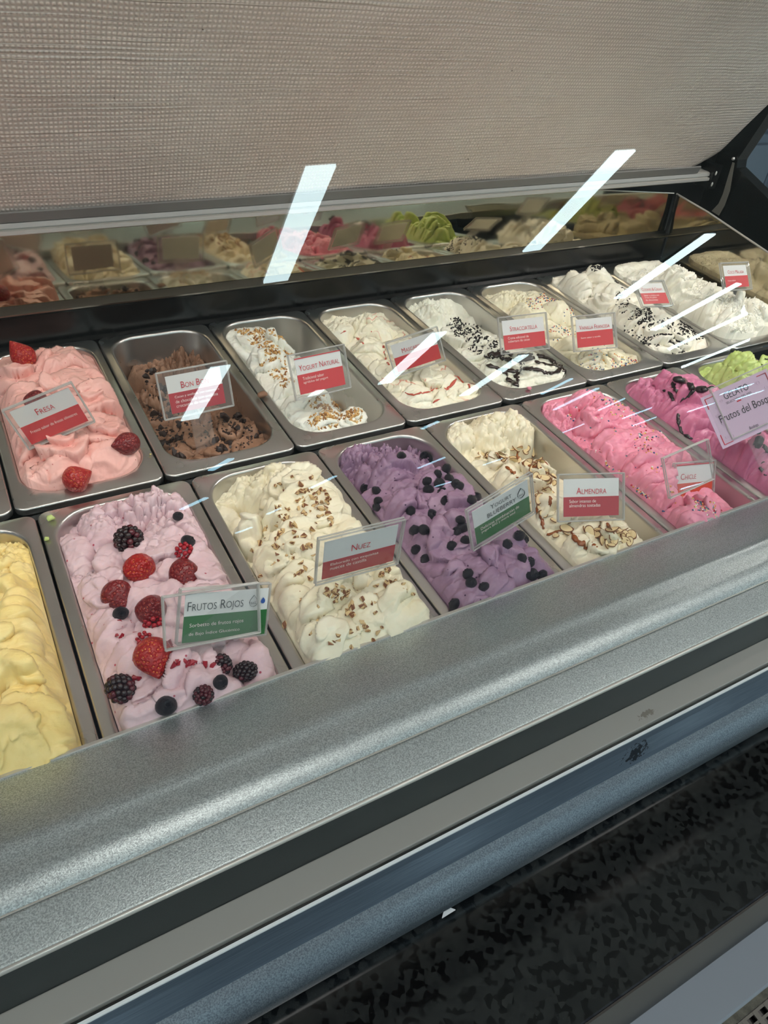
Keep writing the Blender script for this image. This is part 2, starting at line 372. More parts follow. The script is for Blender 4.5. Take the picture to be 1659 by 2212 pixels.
# blind / flap: curved woven sheet rising from the rail and leaning over the pans
bv, bf, buv = [], [], []
NX, NS = 96, 60
def blind_pt(s, x):
    # s = arc length up the sheet
    a = math.radians(61)-.28*s
    y = .385; z = .178
    # integrate analytically with constant curvature
    k = .28; a0 = math.radians(61)
    y -= (math.sin(a0)-math.sin(a0-k*s))/k*1.0; z += (math.cos(a0-k*s)-math.cos(a0))/k
    return y, z
SL = 1.12
for j in range(NS+1):
    s = SL*(j/NS)**1.3
    for i in range(NX+1):
        x = -1.0+(2.608)*(i/NX)**.8
        y, z = blind_pt(s, x)
        # bottom right corner rounded, right side rolled back
        xe = 1.605+.14*s-.055*max(0, 1-s/.05)**2
        x = min(x, xe) if i == NX else x*(xe+1)/2.608*1.0-(1-(xe+1)/2.608) if False else -1+(x+1)*(xe+1)/2.608
        rr = max(0, (x-(xe-.035))/.035)
        y += .022*rr*rr; z += .012*rr*rr
        w = .0012*math.sin(x*9+2*s)*math.sin(s*14+x*3)
        y += w*2; z -= .004*max(0, 1-s/.02)*abs(math.sin(x*7))
        bv.append((x, y, z)); buv.append((x, s))
for j in range(NS):
    for i in range(NX):
        a = j*(NX+1)+i; bf.append((a, a+1, a+NX+2, a+NX+1))
bo = cpart('flap_blind', (bv, bf), m_blind, True, 'silvery woven insulating flap raised behind the case')
me = bo.data; ul = me.uv_layers.new(name='UVMap')
idx = np.zeros(len(me.loops), int); me.loops.foreach_get('vertex_index', idx); ul.data.foreach_set('uv', np.array(buv)[idx].astype(np.float32).ravel())
sm = bo.modifiers.new('solid', 'SOLIDIFY'); sm.thickness = .004; sm.offset = -1
cpart('canopy', joinvf([box(XA, 2.2, -.385, -.20, 1.085, 1.13), box(XA, 2.2, -.385, -.375, 1.06, 1.085)]), m_dark)
cpart('added_lamp_shield', joinvf([box(-.85, 2.05, -.162, -.10, .905, .925), box(-.85, 2.05, -.164, -.160, .829, .925)]), m_dark)  # unseen housing and valance, added to keep case light off the counter
cpart('blind_hem', extrude_x([(.379, .1712), (.3770, .1770), (.3745, .1845), (.377, .186), (.385, .178)], XA, 1.56), mat('hem_grey', (120, 118, 116), .5, .3))

# black end cheek, strap, screw
ck = [(1500, 380), (1590, 290), (1650, 222), (1700, 160), (1710, 185), (1659, 246), (1593, 345), (1591, 362), (1659, 429), (1800, 560), (1800, 700), (1469, 425)]
XC = 1.645
pts = [onx(a, b, XC) for a, b in ck]; n = len(pts)
cpart('end_cheek', ([tuple(p) for p in pts]+[(p[0]+.03, p[1], p[2]) for p in pts], [tuple(range(n)), tuple(range(2*n-1, n-1, -1))]+[(i, n+i, n+(i+1) % n, (i+1) % n) for i in range(n)]), m_black)
sL = [(1582, 350), (1561, 420), (1552, 440), (1537, 456)]; sR = [(1587, 352), (1577, 412), (1566, 443), (1553, 466)]
v = [tuple(onx(a, b, XC-.004)) for a, b in sL+sR]
cpart('strap', (v, [(0, 1, 5, 4), (1, 2, 6, 5), (2, 3, 7, 6)]), mat('strap_grey', (128, 124, 116), .5))
q = onx(1584, 343, XC-.005); cpart('strap_screw', sphere(10, 8, lambda p: tuple(q+p*.0035)), m_alu, True)

# ---------------------------------------------------------------- counter in front
ctr = tag(empty('granite_counter', (0, -.6, -.9)), 'black granite counter ledge running along the front of the display case', 'counter')
def ctp(name, vf, m): v, f = vf; return link(name, mesh(name, [(a, b+.6, c+.9) for a, b, c in v], f), ctr, m)
o = ctp('slab', box(-1, 2.7, -.652, -.44, -.108, -.080), m_granite); o.modifiers.new('b', 'BEVEL').width = .0012
ctp('slab_face', box(-1, 2.7, -.6538, -.6522, -.398, -.0840), m_slabface)
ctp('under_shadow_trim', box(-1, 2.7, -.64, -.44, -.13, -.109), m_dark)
kick = ctp('under_counter_body', box(-1, 2.7, -.651, -.45, -.398, -.131), m_dark)
pl = tag(boxo('white_plinth', (-1, 2.7, -.704, -.45, -.90, -.40), m_white, None, .003), 'pale grey-white cladding ledge below the black counter slab', 'ledge')
kb = tag(empty('floor_kerb', (0, 0, -.9)), 'rough stone kerb at the foot of the pale ledge', 'kerb')
for k in range(14):
    x0 = -.2+k*.2
    b = boxo('stone', (x0, x0+.196, -.7185, -.7045, 0, .02+.002*((k*7) % 3)), m_kerb, kb)
gr = tag(empty('floor_grille', (0, 0, -.9)), 'perforated steel drain grille on the floor beside the kerb', 'grille')
boxo('tray', (-.2, 2.7, -.84, -.7195, 0, .006), m_black, gr)
sl = []
for j in range(9):
    y0 = -.7200-j*.0135; sl.append(box(-.2, 2.7, y0-.0045, y0, .012, .016))
for i in range(100):
    x0 = -.2+i*.029; sl.append(box(x0, x0+.010, -.84, -.7205, .0125, .0165))
tag(link('slotted_plate', mesh('slotted_plate', *joinvf(sl)), gr, m_grille), kind='stuff')
# torn paper corner on the counter
p = onz(966, 1944, -.078)
v = [tuple(onz(955, 1984, -.0795)), tuple(onz(962, 1958, -.0735)), tuple(onz(984, 1966, -.0770))]
v = v+[(a, b+.0004, c+.0005) for a, b, c in v]
tag(link('paper_scrap', mesh('paper_scrap', v, [(0, 1, 2), (5, 4, 3), (0, 3, 4, 1), (1, 4, 5, 2), (2, 5, 3, 0)]), None, mat('paper', (205, 205, 208), .7)), 'small white triangular paper scrap tucked under the front moulding', 'paper')

# blue-grey cabinet beyond the right end
cb = tag(empty('wall_cabinet', (2.4, 1.05, -.9)), 'blue-grey cabinet with thin outlined doors behind the right end of the case', 'cabinet')
m_cab = mat('cabinet_blue', (92, 108, 124), .35)
m_line = mat('cabinet_line', (58, 72, 88), .4)
link('body', mesh('body', *box(-1.0, 2.4, 0, .4, 0, 1.75)), cb, m_cab)
for k, (x0, x1, z0, z1) in enumerate([(-.30, .02, .62, .92), (.06, .38, .62, .92), (.42, .8, .62, .92), (-.30, .02, .2, .58), (.06, .38, .2, .58), (-.3, .38, .96, 1.3)]):
    link('door', mesh('door', *box(x0, x1, -.012, -.001, z0, z1)), cb, m_cab)
    fr = []
    for a in (x0, x1): fr.append(box(a-.003, a+.003, -.014, -.012, z0, z1))
    for a in (z0, z1): fr.append(box(x0, x1, -.014, -.012, a-.003, a+.003))
    link('door_edge', mesh('door_edge', *joinvf(fr)), cb, m_line)

# ---------------------------------------------------------------- pans
PL = .362
OX0, OY0, OY1, ORR = .0125, .0215, .0115, .040
def rrect(x0, x1, y0, y1, r, z, n=9):
    out = []
    for cx, cy, a0 in ((x1-r, y1-r, 0), (x0+r, y1-r, 90), (x0+r, y0+r, 180), (x1-r, y0+r, 270)):
        for k in range(n):
            a = math.radians(a0+90*k/(n-1)); out.append((cx+r*math.cos(a), cy+r*math.sin(a), z))
    return out
def pan_mesh(w):
    rings = [rrect(0, w, 0, PL, .012, -.0085), rrect(0, w, 0, PL, .012, -.002), rrect(.0006, w-.0006, .0006, PL-.0006, .0115, -.0006), rrect(.002, w-.002, .002, PL-.002, .0105, 0),
             rrect(OX0-.004, w-OX0+.004, OY0-.004, PL-OY1+.004, ORR+.003, 0), rrect(OX0-.002, w-OX0+.002, OY0-.002, PL-OY1+.002, ORR+.001, .0006),
             rrect(OX0, w-OX0, OY0, PL-OY1, ORR, -.0006), rrect(OX0+.001, w-OX0-.001, OY0+.001, PL-OY1-.001, ORR-.001, -.004),
             rrect(OX0+.006, w-OX0-.006, OY0+.006, PL-OY1-.006, ORR-.006, -.150), rrect(OX0+.010, w-OX0-.010, OY0+.010, PL-OY1-.010, ORR-.010, -.155)]
    V = [p for r in rings for p in r]; n = len(rings[0]); F = []
    for i in range(len(rings)-1):
        for k in range(n): j = (k+1) % n; F.append((i*n+k, i*n+j, (i+1)*n+j, (i+1)*n+k))
    F.append(tuple((len(rings)-1)*n+k for k in range(n)))
    return mesh('pan', V, F)
pans = {}
def pan(key, x0, x1, y0, z0, label):
    w = x1-x0-.0022
    o = link('gelato_pan', pan_mesh(w), None, m_steel, True, (x0+.0011, y0, z0))
    tag(o, label, 'pan', 'stainless gelato pans'); pans[key] = (x0+.0011, y0, z0, w); return o
bx = [0.0, .1665, .3318, .5005, .667, .8335, .9985, 1.1665, 1.335, 1.503]
fx = [.0205, .1855, .3542, .5175, .6800, .8455, 1.0130, 1.1785, 1.3440]
bn = ['back0', 'fresa', 'bonbon', 'yogurt', 'masc', 'strac', 'vain', 'cook', 'coco']
bl = ['empty-looking steel pan cut off at the left edge, back row', 'steel pan of pale pink strawberry gelato', 'half-empty steel pan of brown chocolate gelato', 'steel pan of white yogurt gelato with toasted flakes', 'steel pan of cream gelato with thin red streaks',
      'steel pan of white gelato with dark chocolate sauce', 'steel pan of cream gelato with coloured sprinkles', 'steel pan of white gelato with black cookie crumbs', 'steel pan of white coconut gelato at the mirrored end panel']
fnm = ['yellow', 'rojos', 'nuez', 'blueb', 'alm', 'chic', 'bosque', 'pist']
fl = ['steel pan of yellow gelato at the left edge, front row', 'steel pan of lilac-pink sorbet with whole berries', 'steel pan of cream gelato with walnut pieces', 'steel pan of purple gelato with blueberries', 'steel pan of cream gelato with sliced almonds',
      'steel pan of bright pink gelato with sprinkles', 'steel pan of magenta gelato with black sauce lines', 'steel pan of lime green gelato at the right edge']
for i in range(9): pan(bn[i], bx[i], bx[i+1], 0.0, 0.0, bl[i])
for i in range(8): pan(fnm[i], fx[i], fx[i+1], -.0125-PL, .002, fl[i])

# ---------------------------------------------------------------- gelato surfaces
class Gelato:
    """height of the surface z(x, y) in world space, over one pan"""
    def __init__(s, key, seed, base, lobes, rough=(), edge=-.006, K=.045, fine=1.0, amp=1.0, over=0.0, drop=.022, nrs=(2.0, 2.9), lift=.005):
        s.key = key; s.px, s.py, s.pz, s.w = pans[key]; s.n = Noise(seed); s.edge = edge; s.base_drop = drop; s.nrs = nrs; s.K = K; s.fine = fine; s.amp = amp; s.over = over
        s.base = base; s.L = []
        r_ = np.random.RandomState(seed)
        for l in lobes:
            px, py, z, r = l[:4]; ry = l[4] if len(l) > 4 else r; ang = l[5] if len(l) > 5 else r_.uniform(-40, 40); st = l[6] if len(l) > 6 else ('r' if r_.rand() < .5 else 's')
            c = onz(px, py, z/100)
            s.L.append((c[0], c[1], z/100+(lift if st != 'f' else .001), r/100, ry/100, math.radians(ang), st, r_.uniform(0, 6.28), r_.choice([-1, 1]), r_.uniform(*nrs), r_.uniform(-.4, .4), r_.uniform(-.4, .4)))
        n0 = len(s.L)
        for c0 in list(s.L):
            if c0[6] == 'f' or n0 < 2 or r_.rand() < .55: continue
            for q_ in range(1):
                a_ = r_.uniform(0, 6.28); d_ = r_.uniform(.55, .95)*c0[3]; rr_ = r_.uniform(.013, .021)
                s.L.append((c0[0]+d_*math.cos(a_), c0[1]+d_*math.sin(a_), c0[2]-.35*c0[3]*d_/c0[3]+r_.uniform(-.006, .003), rr_*r_.uniform(1, 1.6), rr_, r_.uniform(0, 3.1), 'r' if r_.rand() < .35 else 's', r_.uniform(0, 6.28), r_.choice([-1, 1]), r_.uniform(1.0, 1.8), r_.uniform(-.4, .4), r_.uniform(-.4, .4)))
        s.R = [(onz(a, b, z/100), r/100, am/1000) for a, b, z, r, am in rough]
        s.cx0, s.cx1 = s.px+OX0+.0012, s.px+s.w-OX0-.0012; s.cy0, s.cy1 = s.py+OY0+.0012, s.py+PL-OY1-.0012
    def z(s, x, y, full=False):
        u = (x-s.cx0)/(s.cx1-s.cx0); v = (y-s.cy0)/(s.cy1-s.cy0)
        b = s.base
        if callable(b): h = b(u, v)
        else: h = np.interp(v, np.linspace(0, 1, len(b)), np.array(b)/100)
        N = s.n
        h = h-s.base_drop+.005*N.fbm(x*38, y*38, 3)*s.amp
        wx = N.fbm(x*26+5, y*26, 2)*.006; wy = N.fbm(x*26-7, y*26+31, 2)*.006
        wx2 = N.fbm(x*90+5, y*90, 2)*.0016; wy2 = N.fbm(x*90-7, y*90+31, 2)*.0016
        lip = np.zeros_like(h)
        for (cx, cy, zt, rx, ry, an, st, ph, sg, nr, ta, tb) in s.L:
            dx = x-cx+wx+wx2; dy = y-cy+wy+wy2; ca, sa = math.cos(an), math.sin(an); ex = (dx*ca+dy*sa)/rx; ey = (-dx*sa+dy*ca)/ry
            rho = np.sqrt(ex*ex+ey*ey)+1e-6; phi = np.arctan2(ey, ex); rm = min(rx, ry)
            D = .92*rm
            if st == 'r':      # rosette: terraces that step down outward, each rising to a thin lip
                sp = sg*(phi+ph)/(2*math.pi)+.10*np.sin(3*phi+ph)
                t = rho*nr+sp; rg_ = np.floor(t); f = t-rg_; c = sst(.84, 1, f)
                ra = np.clip((rg_+.25-sp)/nr, 0, 3); rb = np.clip((rg_+1.25-sp)/nr, 0, 3)
                dome = (ra**1.7)*(1-c)+(rb**1.7)*c
                A = .17*rm*(.75+.5*N.n(phi*1.3+ph*3, rg_*3.7+cx*50))*sst(0, .15, rho)
            elif st == 's':    # parallel folds laid side by side
                t = ey*nr*.9+.45*ex*ex*sg+ph; rg_ = np.floor(t); f = t-rg_; c = sst(.84, 1, f)
                ea = (rg_+.25-.45*ex*ex*sg-ph)/(nr*.9); eb = ea+1/(nr*.9)
                dome = ((ex*ex+ea*ea)**.85)*(1-c)+((ex*ex+eb*eb)**.85)*c
                A = .17*rm*(.75+.5*N.n(ex*2+ph*3, rg_*3.7+cx*50))
            else:
                t = ey*1.0+ph; f = t-np.floor(t); c = sst(.84, 1, f); dome = rho**2.2; A = .05*rm
            dome = np.maximum(dome, (rho**4)*.8)
            saw = .1+.9*(f/.84)**1.5; saw = np.where(f < .84, saw, 1-c*.9)
            zz = zt+.10*rm-D*dome+rm*(ta*ex+tb*ey)*np.clip(1.3-rho, 0, 1)*.8
            zz = zz+A*saw+.00025*s.fine*np.sin(2*math.pi*t*5+4*wx/.01)
            # smooth maximum keeps a narrow crease between folds
            k = .0009; d = np.clip((zz-h)/k, -30, 30)
            lip = np.where(zz > h, sst(.35, .95, f)*(1-c), lip); h = h+k*np.log1p(np.exp(d))
        rg = np.zeros_like(h)
        for c, r, am in s.R:
            g = np.exp(-((x-c[0])**2+(y-c[1])**2)/(r*r)*1.2)*am
            rg = np.maximum(rg, g)
        if s.R:
            n1 = np.abs(N.fbm(x*75, y*75, 5, .6)); n2 = N.fbm(x*190+3, y*190, 4, .6)
            h = h+rg*((.5-n1)*1.5+.75*n2)
        # rounded shoulder toward the pan wall
        e = np.minimum(np.minimum(x-s.cx0, s.cx1-x), np.minimum(y-s.cy0, s.cy1-y)); e = np.maximum(e, 0)
        ew = e+.004*N.n(x*50, y*50+9)
        sh = .08+.92*sst(-.004, .024, ew)**.7
        h = np.where(h > s.edge, s.edge+(h-s.edge)*sh, h)
        if s.py < -.1:   # the heap falls away before it reaches the silver sill
            lim = .014+(y+.333)*1.30+.002*N.n(x*60, y*60); k = .002; d = np.clip((lim-h)/k, -30, 30)
            h = np.where(h > lim-.01, lim-k*np.log1p(np.exp(d)), h)
        h = h+.0006*N.fbm(x*300, y*300, 3)*s.fine
        return (h+s.pz, lip*sh) if full else h+s.pz
    def build(s, material, label, cat='gelato', res=.00115):
        hx = (s.cx1-s.cx0)/2; hy = (s.cy1-s.cy0)/2; cx = (s.cx0+s.cx1)/2; cy = (s.cy0+s.cy1)/2
        nx = int(2*hx/res); ny = int(2*hy/res)
        X, Y = np.meshgrid(np.linspace(-hx, hx, nx), np.linspace(-hy, hy, ny))
        r = ORR-.001; dx = np.abs(X)-(hx-r); dy = np.abs(Y)-(hy-r); c = (dx > 0) & (dy > 0)
        f = np.where(c, np.maximum(dx, dy)/np.sqrt(dx*dx+dy*dy+1e-12), 1)
        Xw = np.where(c, np.sign(X)*(hx-r+dx*f), X)+cx; Yw = np.where(c, np.sign(Y)*(hy-r+dy*f), Y)+cy
        Z, lip = s.z(Xw, Yw, True)
        # horizontal push of crests outward -> slight overhangs and curled lips
        gy_, gx_ = np.gradient(Z, res)
        gs = np.sqrt(gx_**2+gy_**2)+1e-6; lim = np.minimum(gs, 2.2)/gs
        Zb = Z.copy()
        for _ in range(14): P_ = np.pad(Zb, 1, 'edge'); Zb = (P_[:-2, 1:-1]+P_[2:, 1:-1]+P_[1:-1, :-2]+P_[1:-1, 2:]+Zb)/5
        by, bx_ = np.gradient(Zb, res); bg_ = np.sqrt(bx_**2+by**2)+.15
        ed = np.minimum(np.minimum(X+hx, hx-X), np.minimum(Y+hy, hy-Y)); inn = sst(0, .006, ed)
        NN = s.n; curl = .0006
        push = .0055*lip*inn
        Xw = Xw-gx_*lim*curl*inn-bx_/bg_*push; Yw = Yw-gy_*lim*curl*inn-by/bg_*push
        if s.over:
            g = sst(.002, .02, Z-s.pz)*s.over*np.clip(1-ed/.05, 0, 1)
            Xw += np.sign(X)*g*(np.abs(X) > hx-.05)
        V = np.stack([Xw-s.px, Yw-s.py, Z-s.pz], -1).reshape(-1, 3)
        ii = np.arange(nx*ny).reshape(ny, nx)
        F = np.stack([ii[:-1, :-1], ii[:-1, 1:], ii[1:, 1:], ii[1:, :-1]], -1).reshape(-1, 4)
        # skirt
        ring = np.concatenate([ii[0, :], ii[1:, -1], ii[-1, -2::-1], ii[-2:0:-1, 0]])
        sk = V[ring].copy(); ctr_ = np.array([s.w/2, PL/2]); sk[:, :2] += (ctr_-sk[:, :2])*.015; sk[:, 2] = np.minimum(sk[:, 2]-.03, -.03)
        sk[:, 2] = np.maximum(sk[:, 2], -.148)
        n0 = len(V); V = np.vstack([V, sk]); m_ = len(ring); k = np.arange(m_); k2 = (k+1) % m_
        F = np.vstack([F, np.stack([ring[k], n0+k, n0+k2, ring[k2]], -1)])
        me = bpy.data.meshes.new('gelato'); me.vertices.add(len(V)); me.vertices.foreach_set('co', V.astype(np.float32).ravel())
        me.loops.add(F.size); me.loops.foreach_set('vertex_index', F.astype(np.int32).ravel())
        me.polygons.add(len(F)); me.polygons.foreach_set('loop_start', np.arange(0, F.size, 4).astype(np.int32))
        me.update(calc_edges=True)
        o = link('gelato', me, None, material, True, (s.px, s.py, s.pz)); tag(o, label, cat); s.o = o; return s
    def hit(s, px, py):
        d = ray(px, py); t0 = (s.pz+.10-CAM[2])/d[2]; t1 = (s.pz-.12-CAM[2])/d[2]; T = np.linspace(t0, t1, 240)
        P = CAM+d*T[:, None]; x = np.clip(P[:, 0], s.cx0, s.cx1); y = np.clip(P[:, 1], s.cy0, s.cy1)
        h = s.z(x, y); k = np.argmax(P[:, 2] < h); p = P[k].copy(); p[2] = h[k]
        s.miss = P[k, 0] < s.cx0-.004 or P[k, 0] > s.cx1+.004 or P[k, 1] < s.cy0-.004 or P[k, 1] > s.cy1+.002 or k == 0
        p[0] = min(max(p[0], s.cx0), s.cx1); p[1] = min(max(p[1], s.cy0), s.cy1); return p
    def normal(s, p):
        e = .003; x = np.array([p[0]+e, p[0]-e, p[0], p[0]]); y = np.array([p[1], p[1], p[1]+e, p[1]-e]); h = s.z(x, y)
        n = np.array([-(h[0]-h[1])/(2*e), -(h[2]-h[3])/(2*e), 1]); return n/np.linalg.norm(n)

def gmat(name, c1, c2, rough=.34, sss=.08, specks=None, streak=None, bump=.25):
    m = mat(name, c1, rough, 0, .4, sss)
    t = noise_tex(m, 22, 5, .6); r = ramp(m, t.outputs[0], [(.35, c1), (.68, c2)]); out = r.outputs[0]
    if streak:
        t3 = noise_tex(m, 16, 3, .5); N, L = nodes(m)
        r3 = ramp(m, t3.outputs[0], [(.485, 0.0), (.5, 1.0), (.515, 0.0)])
        t4 = noise_tex(m, 12, 2); r4 = ramp(m, t4.outputs[0], [(.5, 0.0), (.58, 1.0)])
        mu = N.new('ShaderNodeMath'); mu.operation = 'MULTIPLY'; L.new(r3.outputs[0], mu.inputs[0]); L.new(r4.outputs[0], mu.inputs[1])
        out = mixc(m, mu.outputs[0], out, lin(streak))
    if specks:
        N, L = nodes(m); v = N.new('ShaderNodeTexVoronoi'); v.inputs['Scale'].default_value = specks[1]
        tc = N.new('ShaderNodeTexCoord'); L.new(tc.outputs['Object'], v.inputs['Vector'])
        r5 = ramp(m, v.outputs['Distance'], [(specks[2], 1.0), (specks[2]+.04, 0.0)])
        out = mixc(m, r5.outputs[0], out, lin(specks[0]))
    setc(m, out)
    f = noise_tex(m, 420, 4, .65); add_bump(m, f.outputs[0], bump, .0008)
    g = noise_tex(m, 130, 3, .5, (1, 3, 1)); add_bump(m, g.outputs[0], .2, .002)
    return m

G = {}
def gel(key, *a, mt=None, label='', **k):
    G[key] = Gelato(key, *a, **k).build(mt, label)
m_fresa = gmat('strawberry_gelato', (240, 178, 168), (246, 194, 184), specks=((200, 90, 90), 140, .07))
gel('fresa', 11, [2, 2, 2.4, 2.6, 1.5, -1], [
    (40, 775, 4.2, 3.6), (120, 765, 4.3, 3.4, 3.0, 30), (50, 850, 4.8, 4.2, 3.2, 20, 's'), (150, 820, 4.4, 3.6, 3.6, 0, 'r'), (205, 855, 3.6, 3.4, 3.4, 0, 'r'), (215, 925, 2.6, 3.3, 3.0, 0, 'r'),
    (40, 950, 2.6, 3.2, 3.2, 0, 'r'), (150, 960, 2.8, 3.5, 3.5, 0, 'r'), (60, 1035, 1.6, 3.2), (130, 1020, 2.2, 4.0, 3.0, 10, 's'), (235, 990, 1.8, 4.2, 3.0, -20, 's'), (270, 1015, 1.0, 2.6), (100, 890, 3.6, 4.0)],
    mt=m_fresa, label='pale strawberry pink gelato piled in glossy folds', over=.004, nrs=(1.8, 2.5), drop=.006)
m_bon = gmat('chocolate_gelato', (134, 98, 76), (158, 120, 96), .5, specks=((70, 46, 36), 60, .08))
gel('bonbon', 12, [-2.0, -2.2, -4.2, -7.0, -6.5, -5.0], [
    (330, 775, -3.5, 3.5, 1.6, 10, 'f'), (410, 760, -3.2, 2.6, 3.4, 0, 'f'), (350, 930, -2.6, 3.0), (440, 960, -.8, 3.2, 2.8, 0, 's'), (430, 905, -1.8, 3.2), (515, 905, -1.0, 2.8, 3.2, 60, 's'), (545, 955, -.9, 2.8, 2.4, 0, 'r'), (485, 935, -1.0, 2.6), (390, 985, -1.8, 2.2), (460, 985, -1.2, 2.4, 1.8, 0, 'r'), (330, 860, -4.5, 3)],
    rough=[(400, 760, -3, 6.5, 12), (330, 850, -4, 3, 8), (470, 880, -2, 4, 7)], mt=m_bon, label='brown chocolate hazelnut gelato, scooped low at the rear', fine=1.6)
m_yog = gmat('yogurt_gelato', (238, 236, 222), (246, 246, 238), .35)
gel('yogurt', 13, lambda u, v: -.055+.045*sst(.75, .25, u)*0+.05*(1-sst(.35, .8, u))+.012*(1-sst(0, .3, v)), [
    (540, 720, .6, 3.4), (590, 750, .8, 3.4), (600, 810, .8, 3.6, 3, 40, 's'), (640, 840, .6, 3.4), (580, 780, .4, 3), (655, 880, .2, 3, 4, 0, 's'), (730, 880, .8, 4.4, 2.8, -20, 's'), (700, 910, .2, 3.6, 2.4, 0, 's'), (770, 905, .3, 2.4), (690, 850, -.3, 3), (610, 720, .2, 2.6)],
    mt=m_yog, label='white yogurt gelato heaped along the left side of its pan')
m_masc = gmat('mascarpone_gelato', (240, 232, 206), (248, 244, 226), .36, streak=(216, 128, 104))
gel('masc', 14, [-.8, -1, -1.2, -1.2, -1.5, -1], [
    (730, 700, .4, 3.2, 2.6, 0, 'f'), (810, 690, .8, 3.4, 2.6, 0, 'f'), (800, 745, .4, 3), (860, 745, .2, 3, 2.6), (780, 780, .4, 3), (840, 800, .8, 3.2), (895, 790, .4, 3), (930, 820, .6, 3.4), (980, 835, .2, 3), (900, 850, .5, 3.6, 2.6, 0, 's'), (960, 865, .2, 3.2), (860, 840, .2, 2.8)],
    rough=[(760, 690, 0, 4, 6)], mt=m_masc, label='cream coloured gelato with thin red fruit streaks', drop=.006, edge=-.003)
m_str = gmat('stracciatella_gelato', (236, 234, 216), (246, 244, 232), .36)
gel('strac', 15, [.2, .2, -.8, -2.4, -3, -.4], [
    (930, 670, -1, 3, 2.2, 0, 'f'), (990, 720, -1.2, 3.2), (1040, 735, -.4, 3.2), (1010, 770, -.6, 3), (1080, 760, .2, 3), (1060, 800, .4, 3.4, 2.8, 20, 's'), (1130, 790, .6, 3.4), (1180, 800, .8, 4, 2.4, -10, 's'), (1140, 830, .2, 3.6, 2.2, 0, 's'), (1210, 825, .0, 2.6)],
    rough=[(930, 665, -1, 4, 8)], mt=m_str, label='white gelato with chocolate shavings and dark sauce', drop=.008, edge=-.002)
m_van = gmat('vanilla_gelato', (238, 228, 196), (244, 238, 216), .4)
gel('vain', 16, [-.6, -.6, -1, -.4, -.2, -1], [
    (1085, 640, .6, 3, 2.4, 0, 'f'), (1150, 660, 1.2, 3.6, 3, 0, 'f'), (1210, 655, 1.4, 2.4, 3.4, 20, 'f'), (1250, 650, .4, 3), (1190, 720, .2, 3.2), (1230, 745, .2, 3), (1270, 780, .1, 3), (1330, 780, .3, 3.2), (1290, 800, -.2, 3.4, 2.2), (1360, 795, -.4, 2.4)],
    rough=[(1110, 640, 0, 5, 7)], mt=m_van, label='pale vanilla gelato scattered with coloured sprinkles', drop=.006, edge=-.003)
m_cook = gmat('cookie_gelato', (238, 232, 214), (246, 242, 230), .4)
gel('cook', 17, [-.4, .2, .6, 1, 1.6, 1], [
    (1250, 600, 3.2, 3.4), (1300, 590, 3.4, 3.0), (1330, 625, 2.4, 3.4, 4, 0, 's'), (1350, 670, 2.6, 3.4, 3, 0, 'r'), (1390, 690, 1.8, 3.2), (1420, 720, 1.4, 3.6), (1400, 745, .6, 3.4, 2, 0, 's'), (1470, 730, 1.0, 3.2), (1310, 650, 1.6, 3)],
    mt=m_cook, label='white gelato with black cookie crumbs', drop=.004, edge=0.0)
m_coco = gmat('coconut_gelato', (240, 236, 220), (247, 244, 232), .42, bump=.5)
gel('coco', 18, [1.6, 2, 2.4, 2.6, 2.4, 2], [
    (1500, 600, 5.0, 3.6, 3.4, 0, 'r'), (1560, 625, 4.6, 3.6, 3.4, 0, 's'), (1620, 650, 4.4, 3.4, 3.4, 0, 'r'),
    (1400, 600, 4.6, 3.8, 3, 0, 'r'), (1460, 600, 4.6, 3.8, 3.2, 0, 'r'), (1500, 640, 4.4, 3.8, 3.2, 0, 'r'), (1545, 660, 3.8, 3.4, 3.4, 0, 'r'), (1600, 680, 4.2, 3.8, 3.6, 0, 'r'), (1560, 715, 2.6, 3.6, 3, 0, 's'), (1625, 720, 2.4, 3.6, 2.6, 0, 's'), (1510, 690, 2.6, 3.6), (1430, 640, 3, 3.4)],
    rough=[(1450, 600, 4, 6, 3), (1600, 670, 4, 5, 3)], mt=m_coco, label='mounded white coconut gelato by the end panel', over=.010, edge=.008, drop=.012, lift=.008)
m_b0 = gmat('hidden_back_gelato', (225, 215, 190), (235, 228, 205))
gel('back0', 19, [-5, -5, -6, -6, -6, -5], [], mt=m_b0, label='low cream gelato in the pan cut off at the left')
m_yel = gmat('yellow_gelato', (240, 212, 134), (246, 224, 160), .32, .12)
gel('yellow', 21, [2, 2.6, 2.8, 2.2, 1, -1.5], [
    (10, 1190, .4, 4, 3, 0, 'f'), (60, 1230, 1.4, 3.4), (20, 1290, 3.6, 4.8, 4, 30, 's'), (85, 1290, 2.4, 3.2, 4.6, 20, 's'), (45, 1350, 3.8, 4.0, 3.2, -10, 's'), (90, 1400, 3.0, 3.4, 4.2, -20, 'r'), (10, 1400, 4.4, 4, 3, 0, 'r'), (25, 1480, 5.0, 4.8, 4.4, 0, 'r'), (95, 1480, 3.6, 3.6, 4.4, 10, 'r'),
    (70, 1570, 3.4, 4.0, 3.6, 0, 'r'), (10, 1590, 4.2, 4, 4, 0, 'r'), (130, 1620, 2.0, 3.0, 3.4, 0, 'r'), (135, 1530, 1.2, 2.6, 3.4)],
    rough=[(10, 1190, 0, 4, 6)], mt=m_yel, label='bright yellow gelato in large smooth petal folds at the left edge', K=.055, nrs=(1.2, 1.8), drop=.03)
m_roj = gmat('red_berry_sorbet', (212, 180, 188), (224, 198, 204), .36, .25, specks=((170, 60, 80), 70, .06))
